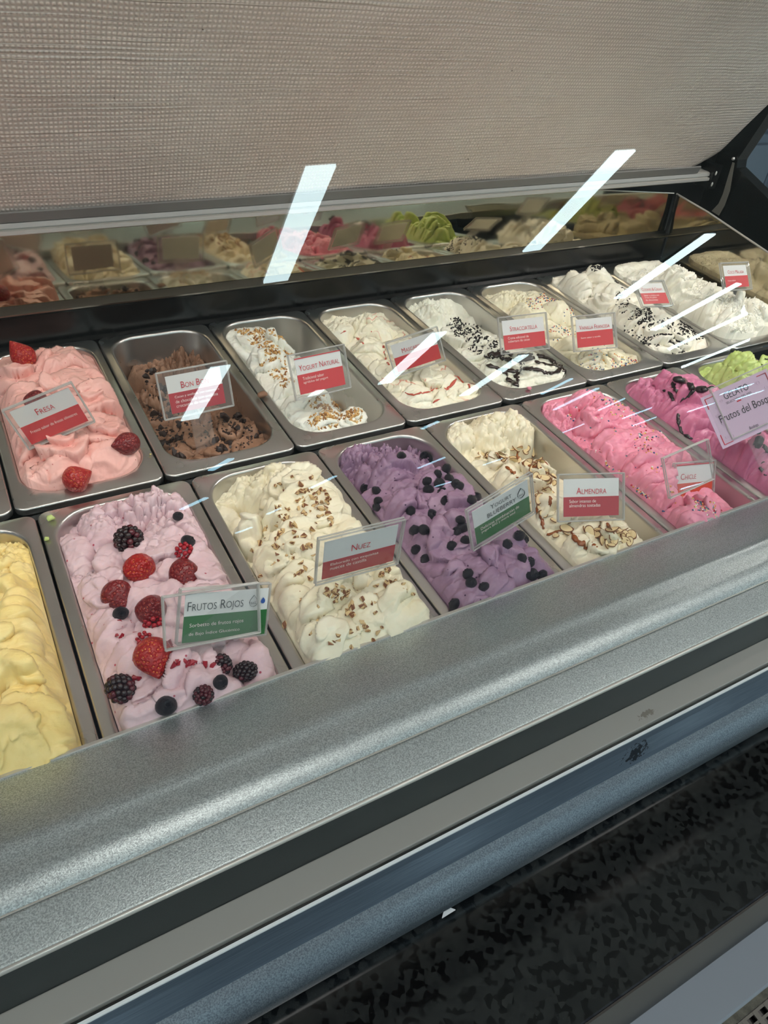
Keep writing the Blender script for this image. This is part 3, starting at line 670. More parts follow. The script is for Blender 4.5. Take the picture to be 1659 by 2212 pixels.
gel('rojos', 22, [.6, 1.0, 1.2, 1.0, -.6, -1], [
    (215, 1130, .6, 2.6, 4, 0, 'f'), (230, 1092, .8, 3, 2.4, 0, 'f'), (310, 1078, 1.2, 3.4, 2.4, 0, 'f'), (395, 1078, .9, 3, 2.4, 0, 'f'), (165, 1200, .2, 2.4, 5, 10, 'f'), (330, 1180, 2.4, 5.0, 4.6, 0, 'r'), (420, 1130, 1.2, 3.4, 3, 0, 's'), (445, 1215, 2.4, 4.6, 4.0, 0, 'r'), (215, 1290, 1.6, 3.0, 3.4), (330, 1310, 2.4, 4.0, 4, 0, 's'), (430, 1300, 2.2, 4.2, 3.4, 0, 'r'), (225, 1370, 2.4, 3.8, 3.6, 30, 's'), (500, 1330, .6, 3.4, 3.2),
    (300, 1440, 3.0, 5.0, 3.8, 10, 'r'), (410, 1455, 3.2, 2.8, 2.8, 0, 'r'), (550, 1425, 1.8, 3.6, 3.6, 50, 's'), (470, 1400, .8, 3.0), (240, 1500, 2.6, 3.8, 3.2, 0, 's'), (340, 1540, 2.8, 4.6, 3.4, 0, 's'), (440, 1500, 2.6, 3.4)],
    rough=[(330, 1090, 0, 6, 11), (420, 1090, 0, 4, 9), (215, 1090, 0, 4, 5), (200, 1250, 0, 3, 3)], mt=m_roj, label='lilac-pink sorbet in swirls, crumbly along its rear edge', over=.004, drop=.008, edge=-.001)
m_nuez = gmat('walnut_gelato', (232, 222, 192), (242, 236, 214), .36)
gel('nuez', 23, lambda u, v: .012-.05*sst(.45, .2, u)*sst(.45, .62, v)+0*u, [
    (500, 1040, -.6, 3.4, 2.0, 0, 'f'), (590, 1018, .6, 3.6, 2.2, 0, 'f'), (480, 1110, -.6, 2.0, 5, 20, 'f'), (640, 1035, 2.0, 3.6, 3.0, 0, 'r'), (680, 1080, 3.4, 3.8, 3.2, 0, 'r'), (600, 1120, 2.8, 3.2, 3.6, 0, 's'), (700, 1150, 3.6, 4.2, 3.6, 0, 'r'), (640, 1190, 3.0, 3.8, 3.6, 0, 's'), (590, 1230, 2.0, 3.2, 3.4), (770, 1200, 2.8, 3.8), (670, 1270, 2.8, 4, 3.6, 0, 's'),
    (760, 1290, 4.0, 5.0, 3.6, 0, 'r'), (870, 1240, 3.2, 3.4, 3.6, 0, 's'), (640, 1330, 2.0, 3.6, 3.6), (860, 1310, 3.2, 4.2, 4, 20, 's'), (720, 1370, 2.6, 4, 3.4, 0, 'r'), (800, 1350, 2.4, 3.6), (680, 1400, 1.6, 3.4)],
    rough=[(560, 1020, 0, 4, 6), (520, 1060, -2, 3, 2)], mt=m_nuez, label='cream walnut gelato in a tall ridge with a scooped hollow at the rear left', over=.006, drop=.012)
m_blu = gmat('blueberry_gelato', (140, 110, 138), (162, 132, 156), .36, .2, specks=((66, 34, 70), 90, .07))
gel('blueb', 24, [0, .4, .2, -.4, -2.6, -1.2], [
    (760, 960, .2, 3.4, 4, 0, 'f'), (830, 1010, -.2, 3.4), (890, 1010, 1.8, 4.0, 3.4, 0, 's'), (970, 1050, 2.4, 4.2, 3.4, 0, 'r'), (830, 1080, 1.4, 3.2), (890, 1090, 2.2, 3.6, 3.2, 0, 's'), (990, 1095, 2.4, 3.8), (850, 1140, 1.4, 3.6), (900, 1150, 1.8, 3.0), (990, 1160, 3.4, 4.4, 4.0, 0, 'r'),
    (1090, 1160, 2.0, 3.4), (1090, 1210, 2.6, 3.2, 3.6, 60, 's'), (1160, 1190, 2.0, 3.6, 3.4, 0, 'f'), (990, 1260, 2.2, 4.0, 3.2, 0, 's'), (1060, 1250, 2.0, 3.4)],
    rough=[(780, 950, 0, 6, 10), (880, 950, -1, 6, 8)], mt=m_blu, label='purple blueberry gelato, rough and scooped at the rear', drop=.006, edge=-.002)
m_alm = gmat('almond_gelato', (236, 224, 192), (244, 236, 214), .36)
gel('alm', 25, lambda u, v: .012-.055*sst(.62, .95, u)*sst(.92, .72, v)-.02*sst(.35, .6, v)*sst(.9, .75, v), [
    (990, 935, .6, 3.4, 2.4, 0, 'f'), (1060, 915, 1.0, 3.4, 2.4, 0, 'f'), (1115, 905, 1.0, 3.0, 2.2, 0, 'f'), (1060, 1010, 1.8, 3.2, 3.8, 0, 's'), (1110, 1040, 2.2, 3.4, 3.2), (1160, 1020, 2.4, 3.6), (1130, 1090, 2.0, 3.6), (1180, 1100, 2.0, 3.4), (1190, 1160, 1.6, 4.2, 3.2, 20, 's'), (1240, 1180, 1.8, 4.4, 3.0, 0, 's'), (1330, 1150, 2.4, 4.0, 3.2, 0, 'r'), (1280, 1140, 1.6, 3.6, 3, 0, 's')],
    rough=[(1080, 915, 0, 7, 6), (1000, 940, 0, 4, 5)], mt=m_alm, label='cream almond gelato with caramel lines and almond slices', edge=0.0)
m_chic = gmat('bubblegum_gelato', (232, 138, 164), (240, 160, 182), .34, .25)
gel('chic', 26, lambda u, v: .012-.045*sst(.72, .95, u)*sst(.5, .2, v), [
    (1190, 890, .8, 3.0, 3.4, 0, 'f'), (1280, 855, 2.8, 3.4, 3, 0, 'f'), (1330, 880, 3.4, 4.0, 3.2, 0, 's'), (1220, 950, 1.2, 3.6), (1270, 965, 4.0, 4.4, 3.4, 20, 's'), (1380, 940, 4.0, 4.6, 3.4, -10, 's'), (1330, 1010, 3.0, 3.4, 3.6, 60, 's'), (1420, 990, 3.8, 4.2, 3.2, 0, 's'), (1300, 1050, 1.6, 3.4), (1380, 1040, 2.4, 3.6),
    (1370, 1090, 2.0, 3.8, 3, 0, 's'), (1420, 1070, 2.2, 3.4), (1440, 1120, 2.6, 3.8, 3, 0, 's'), (1500, 1110, 3.0, 3.6, 3.2, 0, 'r'), (1540, 1100, 2.0, 3.0), (1400, 1120, 1.6, 3)],
    rough=[(1190, 900, 1, 5, 8), (1270, 890, 2, 3, 5), (1330, 1060, 2, 6, 4)], mt=m_chic, label='bright pink bubblegum gelato heaped to the left of its pan', over=.004, drop=.012, edge=0.0)
m_bos = gmat('forest_fruit_gelato', (198, 112, 148), (214, 136, 168), .32, .2)
gel('bosque', 27, [1.6, 2, 2, 1.8, 1.6, 1], [
    (1370, 850, 2.4, 3.6, 3.4, 0, 'f'), (1420, 840, 2.6, 3.4), (1500, 800, 5.2, 4.4, 3.8, 0, 's'), (1430, 900, 3.0, 3.8, 3.4, 0, 's'), (1500, 860, 4.4, 4.2, 3.4, 0, 's'), (1450, 950, 3.0, 3.8, 3, 0, 'r'), (1500, 930, 3.8, 4.0, 3.4, 0, 'f'), (1500, 1000, 2.2, 3.6), (1580, 960, 3.4, 4.0), (1640, 970, 4.6, 4.2, 3.4, 0, 's'),
    (1590, 1020, 3.4, 4.4, 3, 0, 's'), (1650, 1020, 3.6, 4.4, 3.2, 0, 's'), (1570, 1060, 2.2, 4, 2.8), (1640, 1070, 2, 4)],
    rough=[(1380, 850, 2, 5, 7)], mt=m_bos, label='magenta forest fruit gelato crossed by black sauce', K=.06)
m_pis = gmat('pistachio_gelato', (184, 206, 118), (202, 216, 144), .36, .2)
gel('pist', 28, [2, 2.4, 2.6, 2.4, 2, 1.5], [
    (1560, 815, 3.0, 4.0, 3, 0, 'f'), (1590, 800, 3.4, 3.4), (1640, 780, 4.6, 4.6, 3.8, 0, 's'), (1640, 830, 3.8, 4), (1700, 800, 4.4, 4.4), (1720, 860, 4, 4.4), (1760, 900, 4, 4.6)],
    rough=[(1560, 815, 3, 5, 6)], mt=m_pis, label='lime green pistachio gelato at the right edge', K=.06)

# ---------------------------------------------------------------- toppings
def scatter_px(g, cx, cy, rx, ry, n, seed):
    r_ = np.random.RandomState(seed); out = []
    for _ in range(n):
        a = r_.uniform(0, 6.283); q = math.sqrt(r_.uniform()); p = g.hit(cx+rx*q*math.cos(a), cy+ry*q*math.sin(a))
        if not g.miss: out.append(p)
    return out
m_berry = mat('strawberry_skin', (188, 26, 24), .3, 0, .6, .1)
N_, L_ = nodes(m_berry); v = N_.new('ShaderNodeTexVoronoi'); v.inputs['Scale'].default_value = 330; tc = N_.new('ShaderNodeTexCoord'); L_.new(tc.outputs['Object'], v.inputs['Vector'])
r = ramp(m_berry, v.outputs['Distance'], [(.16, (206, 120, 50)), (.28, (176, 26, 22)), (1, (150, 14, 18))]); setc(m_berry, r.outputs[0])
rb = ramp(m_berry, v.outputs['Distance'], [(.15, .3), (.32, .0), (.6, 1.0)]); add_bump(m_berry, rb.outputs[0], .7, .0012)
m_berryd = mat('dark_strawberry_skin', (120, 14, 22), .3, 0, .6, .1)
N_, L_ = nodes(m_berryd); v = N_.new('ShaderNodeTexVoronoi'); v.inputs['Scale'].default_value = 330; tc = N_.new('ShaderNodeTexCoord'); L_.new(tc.outputs['Object'], v.inputs['Vector'])
r = ramp(m_berryd, v.outputs['Distance'], [(.14, (170, 80, 60)), (.26, (128, 18, 26)), (1, (92, 10, 18))]); setc(m_berryd, r.outputs[0])
rb = ramp(m_berryd, v.outputs['Distance'], [(.15, .3), (.32, .0), (.6, 1.0)]); add_bump(m_berryd, rb.outputs[0], .7, .0012)
m_bb = mat('blueberry_skin', (26, 26, 40), .28, 0, .5, 0, .15)
t = noise_tex(m_bb, 150, 4); r = ramp(m_bb, t.outputs[0], [(.4, (10, 10, 18)), (.75, (34, 36, 54))]); setc(m_bb, r.outputs[0])
add_bump(m_bb, t.outputs[0], .7, .0016)
m_blackb = mat('blackberry_skin', (30, 8, 16), .22, 0, .6)
m_blackr = mat('dark_red_drupelets', (78, 12, 28), .22, 0, .6)
m_rasp = mat('raspberry_skin', (160, 18, 36), .35, 0, .5)
def shape_straw(seed, stretch=1.15):
    r_ = np.random.RandomState(seed); nz = Noise(seed)
    def f(p):
        z = p[2]; k = (1-.52*max(0, z+.25)**1.5)*1.06*(1+.07*nz.n(p[0]*1.5+4, p[2]*1.5+p[1]))
        return (p[0]*k, p[1]*k*.95, z*stretch)
    return sphere(20, 14, f)
def place(name, vf, p, size, rot, mt, label, cat, group=None, sink=.25, smooth=True, n=(0, 0, 1)):
    Rm = rotm(*rot); v = [tuple((Rm @ np.array(q))*size) for q in vf[0]]
    pos = np.array(p)+np.array(n)*size*(1-2*sink)*.8
    o = link(name, mesh(name, v, vf[1]), None, mt, smooth, tuple(pos)); tag(o, label, cat, group); return o
def straw(g, px, py, size, rot, mt, label, seed, lift=0, st=1.15):
    p = g.hit(px, py+size*900)
    if px == 48: p = onz(48, 775, .043); p[2] += lift
    return place('strawberry', shape_straw(seed, st), p, size, rot, mt, label, 'strawberry', sink=.22)
gf = G['fresa']; gr_ = G['rojos']
straw(gf, 48, 762, .0150, (-.4, -.5, 0), m_berry, 'pointed red strawberry on top of the pale pink gelato, far left', 31, st=1.35)
straw(gf, 82, 862, .0145, (.3, .2, 0), m_berryd, 'dark red strawberry half hidden behind the strawberry sign', 32)
straw(gf, 272, 957, .0140, (0, -1.3, .3), m_berryd, 'dark red strawberry at the right side of the pale pink gelato', 33, st=1.3)
straw(gf, 172, 1033, .0160, (0, 1.4, .2), m_berry, 'red strawberry at the front of the pale pink gelato', 34, st=1.05)
straw(gr_, 305, 1222, .0155, (.5, .1, .4), m_berry, 'bright red strawberry touching the large blackberry in the lilac sorbet', 35, st=1.05)
straw(gr_, 402, 1244, .0145, (1.75, .2, 0), m_berryd, 'dark red strawberry pointing down, behind the berry sorbet sign', 36, st=1.4)
straw(gr_, 255, 1286, .0145, (1.6, -.5, .2), m_berryd, 'dark wine red strawberry at the left of the lilac sorbet', 37, st=1.1)
straw(gr_, 330, 1312, .0140, (.3, .1, .2), m_berryd, 'dark red strawberry cut off by the left edge of the berry sorbet sign', 38, st=1.3)
straw(gr_, 333, 1420, .0165, (1.85, .1, 0), m_berry, 'large orange-red strawberry below the berry sorbet sign', 39, st=1.15)

def drupe(seed, mt_mix=0, st=1.25, n=64, rr=.235):
    r_ = np.random.RandomState(seed); parts = []; mi = []
    for k in range(n):
        z = 1-2*(k+.5)/n; a = k*2.39996; q = math.sqrt(1-z*z); c = np.array([q*math.cos(a), q*math.sin(a), z*st])*.78
        s = rr*r_.uniform(.85, 1.1); v, f = sphere(8, 6, lambda p: c+p*s); parts.append((v, f)); mi += [1 if r_.rand() < mt_mix else 0]*len(f)
    v, f = joinvf(parts); return v, f, mi
def berry(g, px, py, size, rot, mix, label, cat, seed, mts, name, st=1.2, n=64):
    p = g.hit(px, py+size*450); v, f, mi = drupe(seed, mix, st, n); Rm = rotm(*rot)
    o = link(name, mesh(name, [tuple((Rm @ np.array(q))*size) for q in v], f, mi), None, mts, True, (p[0], p[1], p[2]+size*.42)); tag(o, label, cat); return o
BB = [m_blackb, m_blackr]
berry(gr_, 280, 1172, .0155, (.5, .5, 0), .25, 'large glossy blackberry touching the bright red strawberry', 'blackberry', 41, BB, 'blackberry', 1.1)
berry(gr_, 478, 1440, .0102, (.5, .2, 0), .35, 'dark blackberry right of the small sorbet swirl, above a blueberry', 'blackberry', 42, BB, 'blackberry', 1.15)
berry(gr_, 530, 1452, .0095, (.6, 1.0, .3), .05, 'black oval blackberry, rightmost in the lilac sorbet', 'blackberry', 43, BB, 'blackberry', 1.3)
berry(gr_, 262, 1490, .0125, (1.2, 1.3, 0), .2, 'wide blackberry at the front left of the lilac sorbet', 'blackberry', 44, BB, 'blackberry', 1.15)
berry(gr_, 440, 1506, .0090, (.9, .4, 0), .6, 'reddish blackberry at the edge of the silver sill', 'blackberry', 45, BB, 'blackberry', 1.1)
berry(gr_, 398, 1193, .0100, (.3, .8, 0), 0, 'broken raspberry above the dark strawberry at the upper right of the sorbet', 'raspberry', 46, [m_rasp, m_rasp], 'raspberry', 1.0, 30)
berry(gr_, 333, 1352, .0100, (.3, .8, 0), 0, 'crushed raspberry below the strawberry cut by the sign edge', 'raspberry', 47, [m_rasp, m_rasp], 'raspberry', 1.0, 30)
berry(gr_, 312, 1384, .0080, (.3, .8, 0), 0, 'small raspberry piece above the orange-red strawberry', 'raspberry', 48, [m_rasp, m_rasp], 'raspberry', .9, 24)
berry(gr_, 372, 1420, .0085, (.3, .8, 0), .0, 'raspberry piece touching the right of the orange-red strawberry', 'raspberry', 49, [m_rasp, m_rasp], 'raspberry', 1.0, 24)
def bb_shape(seed):
    nz = Noise(seed)
    def f(p):
        rr = math.hypot(p[0], p[1]); k = 1+.04*nz.n(p[0]*2+3, p[1]*2+p[2]*2); z = p[2]*.88
        if p[2] > .6:
            if rr < .28: z -= .20
            elif rr < .5: z += .07*(1+.8*math.cos(5*math.atan2(p[1], p[0])))
        return (p[0]*k, p[1]*k, z*k)
    return sphere(20, 18, f)
bbs = [mesh('blueberry', *bb_shape(s)) for s in (1, 2, 3)]
for me in bbs: me.materials.append(m_bb); me.shade_smooth()
def where(g, p):
    u = (p[0]-g.cx0)/(g.cx1-g.cx0); v = (p[1]-g.cy0)/(g.cy1-g.cy0)
    return ('front', 'front', 'middle', 'rear')[min(3, max(0, int(v*4)))]+' '+('left', 'centre', 'right')[min(2, max(0, int(u*3)))]
def blue(g, px, py, size, rot, label, group=None, k=0):
    p = g.hit(px, py+size*500); o = bpy.data.objects.new('blueberry', bbs[k % 3]); col.objects.link(o)
    o.scale = (size, size*(.84+.05*(k % 4)), size*(.80+.04*(k % 5))); o.rotation_euler = rot; o.location = (p[0], p[1], p[2]+size*(.22 if group else .5)); tag(o, label % where(g, p) if '%s' in label else label, 'blueberry', group); return o
blue(gr_, 262, 1328, .0074, (.9, .2, 0), 'blueberry beneath the dark wine red strawberry in the sorbet')
blue(gr_, 407, 1174, .0085, (.2, .9, 0), 'dark blueberry above the broken raspberry in the sorbet', k=1)
blue(gr_, 477, 1478, .0070, (.9, .7, 0), 'blueberry below the dark blackberry, beside the oval one', k=2)
blue(gr_, 360, 1528, .0092, (.5, .2, 0), 'large round blueberry at the front edge of the lilac sorbet', k=1)
blue(gr_, 385, 1117, .0060, (.5, .2, 0), 'small dark blueberry in the crumbly rear of the sorbet')
blist = [(867, 984), (916, 983), (942, 986), (964, 1012), (963, 1030), (945, 1025), (970, 1034), (984, 1044), (922, 1039), (949, 1043), (925, 1056), (954, 1062), (963, 1080), (990, 1050), (789, 1054), (813, 1060), (817, 1083), (814, 1095), (887, 1104), (932, 1111), (1017, 1080), (1028, 1072), (1040, 1075),
         (896, 1145), (915, 1143), (992, 1132), (985, 1148), (1005, 1167), (975, 1180), (998, 1140), (1131, 1164), (1120, 1158), (1095, 1175), (1010, 1240), (1017, 1258), (1044, 1268), (1127, 1205), (1143, 1213), (1133, 1243), (1149, 1241), (1170, 1242), (981, 1305), (898, 1188), (918, 1208)]
for k, (a, b) in enumerate(blist):
    blue(G['blueb'], a, b, random.uniform(.0060, .0076), (random.uniform(-1.2, 1.2), random.uniform(-1.2, 1.2), 0), 'dark blueberry at the %s of the purple gelato', 'blueberries on the purple gelato', k)

def chunk(seed, n=10, flat=.7):
    r_ = np.random.RandomState(seed); import bmesh
    bm = bmesh.new()
    for _ in range(n):
        v = r_.normal(size=3); v /= np.linalg.norm(v); bm.verts.new(v*r_.uniform(.75, 1.1)*np.array([1, .8, flat]))
    bmesh.ops.convex_hull(bm, input=bm.verts); me = bpy.data.meshes.new('chunk')
    loose = [v for v in bm.verts if not v.link_faces]; bmesh.ops.delete(bm, geom=loose, context='VERTS')
    bm.to_mesh(me); bm.free(); return me
def pieces(g, spots, name, protos, smin, smax, label, cat, group, seed, lift=.3, limit=300):
    r_ = np.random.RandomState(seed); c = 0
    for (cx, cy, rx, ry, n) in spots:
        for p in scatter_px(g, cx, cy, rx, ry, n, seed+int(cx)):
            if c >= limit: return
            s = r_.uniform(smin, smax); o = bpy.data.objects.new(name, protos[r_.randint(len(protos))]); col.objects.link(o)
            o.scale = (s, s, s); o.rotation_euler = tuple(r_.uniform(-.9, .9, 2))+(r_.uniform(0, 6.28),); o.location = (p[0], p[1], p[2]+s*lift); tag(o, label % where(g, p), cat, group); c += 1
m_wal = mat('walnut_flesh', (206, 176, 128), .6); m_wals = mat('walnut_skin', (120, 74, 44), .55)
wp = []
for k in range(8):
    me = chunk(60+k, 11); me.materials.append(m_wal); me.materials.append(m_wals); me.polygons.foreach_set('material_index', [1 if (i*7+k) % 5 < 2 else 0 for i in range(len(me.polygons))]); wp.append(me)
pieces(G['nuez'], [(640, 1060, 60, 30, 14), (680, 1090, 40, 35, 34), (600, 1150, 50, 40, 20), (620, 1180, 50, 30, 20), (580, 1210, 40, 50, 16), (680, 1140, 50, 30, 10), (640, 1230, 60, 40, 16), (845, 1238, 30, 22, 26), (760, 1290, 80, 30, 26), (720, 1310, 80, 25, 12), (880, 1270, 50, 20, 10),
                   (650, 1360, 40, 60, 10), (780, 1350, 60, 30, 12), (760, 1390, 70, 20, 8), (640, 1300, 30, 60, 8), (600, 1110, 30, 20, 12)],
       'walnut_piece', wp, .0028, .0054, 'chopped walnut piece at the %s of the cream walnut gelato', 'walnut', 'chopped walnuts on the cream gelato', 71)
# almond slices
m_alf = mat('almond_flesh', (232, 208, 160), .5); m_als = mat('almond_skin', (122, 78, 46), .6)
def almond(seed):
    r_ = np.random.RandomState(seed); V, F, mi = [], [], []; n = 16
    for ring, rr in enumerate((.0, .86, 1.0)):
        for k in range(n):
            a = 2*math.pi*k/n; x = math.cos(a)*rr; y = math.sin(a)*rr*(.62-.16*math.cos(a)); V.append((x, y, .16*x*x+.03*(ring == 1)))
    m0 = len(V); V += [(x, y, z-.11) for x, y, z in V[2*n:]]
    for k in range(n):
        j = (k+1) % n; F += [(n+k, 2*n+k, 2*n+j, n+j), (2*n+k, m0+k, m0+j, 2*n+j)]; mi += [1, 1]
    F.append(tuple(n+k for k in range(n))); mi.append(0); F.append(tuple(m0+k for k in range(n))[::-1]); mi.append(0)
    used = V; me = mesh('almond_slice', used, F, mi); me.materials.append(m_alf); me.materials.append(m_als); return me
ap = [almond(k) for k in range(3)]
pieces(G['alm'], [(1130, 990, 60, 18, 22), (1180, 1015, 40, 25, 22), (1170, 1050, 25, 30, 14), (1060, 990, 30, 15, 6), (1160, 1100, 20, 40, 8), (1320, 1160, 35, 22, 22), (1360, 1160, 30, 15, 12), (1290, 1150, 30, 20, 8), (1200, 1140, 30, 30, 5)],
       'almond_slice', ap, .0055, .0085, 'thin brown-rimmed almond slice at the %s of the almond gelato', 'almond', 'almond slices on the cream gelato', 81, .25)
m_chk = mat('chocolate_chunk', (46, 30, 26), .5); cp = []
for k in range(6): me = chunk(90+k, 16, .8); me.materials.append(m_chk); cp.append(me)
pieces(G['bonbon'], [(370, 940, 35, 35, 26), (350, 880, 25, 45, 14), (320, 820, 20, 25, 8), (480, 960, 20, 25, 14), (520, 900, 14, 40, 14), (500, 890, 30, 20, 8), (560, 930, 20, 20, 6), (370, 985, 30, 12, 8)],
       'chocolate_chunk', cp, .0035, .0085, 'crisp dark chocolate chunk at the %s of the brown gelato', 'chocolate', 'chocolate chunks on the brown gelato', 91, .2)
m_rb = mat('raspberry_bit', (150, 20, 40), .4); rp = []
for k in range(5): me = chunk(100+k, 9); me.materials.append(m_rb); rp.append(me)
pieces(gr_, [(270, 1360, 30, 20, 5), (390, 1430, 30, 12, 10), (300, 1470, 20, 6, 4), (440, 1440, 25, 15, 5), (350, 1400, 30, 15, 4), (355, 1470, 10, 8, 2), (500, 1455, 15, 10, 2)],
       'raspberry_bit', rp, .0028, .0050, 'crumbled red raspberry bit at the %s of the lilac sorbet', 'raspberry', 'raspberry bits on the lilac sorbet', 101, .2)

def stuff(g, spots, name, gen, mts, label, cat, seed, parent=None):
    """many tiny grains joined in one mesh"""
    r_ = np.random.RandomState(seed); parts, mi = [], []
    for (cx, cy, rx, ry, n) in spots:
        for p in scatter_px(g, cx, cy, rx, ry, n, seed+int(cx*3)):
            v, f = gen(r_); Rm = rotm(*r_.uniform(-3, 3, 3)); v = [tuple(Rm @ np.array(q)+p) for q in v]; parts.append((v, f)); mi += [r_.randint(len(mts))]*len(f)
    v, f = joinvf(parts); o = link(name, mesh(name, v, f, mi), None, mts, True); tag(o, label, cat, kind='stuff'); return o
def grain(a, b, c): return lambda r_: sphere(6, 4, lambda p, s=r_.uniform(.7, 1.2): (p[0]*a*s, p[1]*b*s, p[2]*c*s))
m_gr1 = mat('toasted_flake', (196, 148, 84), .6); m_gr2 = mat('toasted_flake_dark', (146, 98, 52), .6); m_gr3 = mat('toasted_flake_pale', (218, 180, 120), .6)
stuff(G['yogurt'], [(540, 710, 35, 15, 110), (580, 735, 45, 22, 180), (610, 755, 40, 18, 150), (590, 785, 30, 18, 70), (600, 800, 20, 22, 70), (690, 870, 25, 18, 90), (735, 885, 50, 22, 330), (700, 910, 35, 18, 120), (775, 900, 25, 14, 80), (620, 830, 16, 14, 40)],
      'toasted_flakes', grain(.0033, .0019, .0011), [m_gr1, m_gr2, m_gr3], 'toasted golden cereal flakes sprinkled over the white yogurt gelato', 'cereal flakes', 111)
spk = [mat('sprinkle_'+n, c, .35) for n, c in (('white', (240, 236, 230)), ('blue', (60, 80, 130)), ('orange', (236, 160, 90)), ('red', (190, 50, 70)), ('teal', (70, 120, 130)), ('yellow', (240, 205, 130)))]
def ball(r): return lambda r_: sphere(7, 5, lambda p: tuple(p*r))
stuff(G['chic'], [(1325, 860, 32, 18, 90), (1290, 850, 60, 20, 40), (1350, 890, 40, 18, 30), (1240, 890, 20, 20, 50), (1290, 935, 40, 30, 40), (1400, 930, 45, 20, 40), (1310, 990, 40, 20, 70), (1345, 1000, 40, 20, 60), (1390, 960, 20, 30, 40), (1340, 1030, 30, 12, 30), (1370, 1060, 50, 12, 90), (1420, 1065, 35, 15, 120),
                  (1510, 1092, 35, 14, 110), (1540, 1105, 25, 10, 50), (1430, 1080, 60, 30, 60), (1400, 1010, 30, 40, 40)],
      'sprinkles', ball(.00135), spk, 'tiny round coloured sprinkles scattered over the bright pink gelato', 'sprinkles', 112)
stuff(G['vain'], [(1190, 640, 25, 12, 160), (1160, 655, 25, 14, 80), (1250, 670, 20, 22, 160), (1210, 720, 25, 18, 110), (1280, 790, 30, 20, 110), (1340, 785, 40, 14, 130), (1240, 700, 40, 40, 60), (1300, 760, 30, 20, 50)],
      'sprinkles', ball(.0013), spk, 'tiny round coloured sprinkles scattered over the pale vanilla gelato', 'sprinkles', 113)
m_ck = mat('cookie_crumb', (28, 20, 20), .8)
def crumb(r_): s = r_.uniform(.0008, .0024); return sphere(5, 3, lambda p: tuple(p*s*np.array([1.2, .9, .7])))
stuff(G['cook'], [(1283, 579, 18, 8, 120), (1350, 605, 30, 9, 190), (1345, 650, 16, 30, 120), (1385, 690, 30, 22, 260), (1395, 680, 14, 14, 90), (1440, 700, 14, 12, 60), (1490, 705, 26, 18, 260), (1440, 735, 50, 10, 140), (1420, 742, 60, 5, 200), (1460, 760, 22, 8, 80), (1400, 720, 60, 30, 160), (1500, 725, 26, 12, 90)],
      'cookie_crumbs', crumb, [m_ck], 'black cookie crumbs scattered over the white gelato', 'cookie crumbs', 114)
stuff(G['strac'], [(1010, 720, 30, 20, 110), (1040, 745, 36, 18, 150), (980, 700, 20, 12, 50), (1060, 765, 30, 14, 60)],
      'chocolate_shavings', lambda r_: sphere(5, 3, lambda p, s=r_.uniform(.5, 1.3): (p[0]*.0045*s, p[1]*.0018*s, p[2]*.001)), [m_ck], 'dark chocolate shavings on the white gelato', 'chocolate shavings', 115)
m_cc = mat('coconut_shred', (244, 242, 232), .5)
def shred(r_):
    L_ = r_.uniform(.005, .012); a = r_.uniform(-.3, .3); return tube([(-L_/2, 0, 0), (0, a*L_*.5, .001), (L_/2, 0, 0)], .0009, 4)
stuff(G['coco'], [(1430, 600, 50, 30, 260), (1500, 630, 40, 30, 260), (1560, 665, 40, 30, 180), (1610, 670, 40, 28, 320), (1600, 700, 40, 18, 120)], 'coconut_shreds', shred, [m_cc], 'fine white coconut shreds over the mounded gelato', 'coconut', 116)
m_bcr = mat('crisp_crumb', (60, 38, 30), .7)
stuff(G['bonbon'], [(370, 930, 45, 45, 260), (490, 940, 60, 40, 200), (340, 850, 30, 60, 120)], 'chocolate_crumbs', crumb, [m_bcr, m_chk], 'dark crisp crumbs between the chocolate chunks', 'crumbs', 117)

# sauce lines laid over the surface
def sauce(g, lines, name, mt, label, rad=.0018, seed=5, cat='sauce'):
    r_ = np.random.RandomState(seed); parts = []
    for ln in lines:
        w = rad*(ln[0] if isinstance(ln[0], (int, float)) else 1); pts = ln[1:] if isinstance(ln[0], (int, float)) else ln
        P = []
        for i in range(len(pts)-1):
            a, b = np.array(pts[i], float), np.array(pts[i+1], float); n = max(2, int(np.linalg.norm(b-a)/3.5))
            for k in range(n): P.append(a+(b-a)*k/n)
        P.append(np.array(pts[-1], float)); P = np.array(P)
        if len(P) > 6:
            K_ = np.array([1, 2, 3, 2, 1])/9.; Q = P.copy()
            for c in (0, 1): Q[2:-2, c] = np.convolve(P[:, c], K_, 'valid')
            P = Q
        X = np.array([g.hit(*q) for q in P]); X[:, 2] += w*.4
        seg = [[X[0]]]
        for i in range(1, len(X)):
            if np.linalg.norm(X[i]-X[i-1]) > .04: seg.append([])
            seg[-1].append(X[i])
        for s_ in seg:
            if len(s_) < 3: continue
            s_ = np.array(s_); n = len(s_)
            rr = [w*(.75+.5*abs(math.sin(i*.7+seed))+.3*r_.rand())*min(1, .5+i*.25, .5+(n-1-i)*.25) for i in range(n)]
            parts.append(tube(s_, rr, 8, .55))
    v, f = joinvf(parts); o = link(name, mesh(name, v, f), None, mt, True); tag(o, label, cat); return o
m_choc = mat('chocolate_sauce', (40, 22, 18), .2, 0, .6); m_blk = mat('black_sauce', (36, 30, 32), .28, 0, .5); m_car = mat('caramel_sauce', (140, 74, 26), .18, 0, .6, .1)
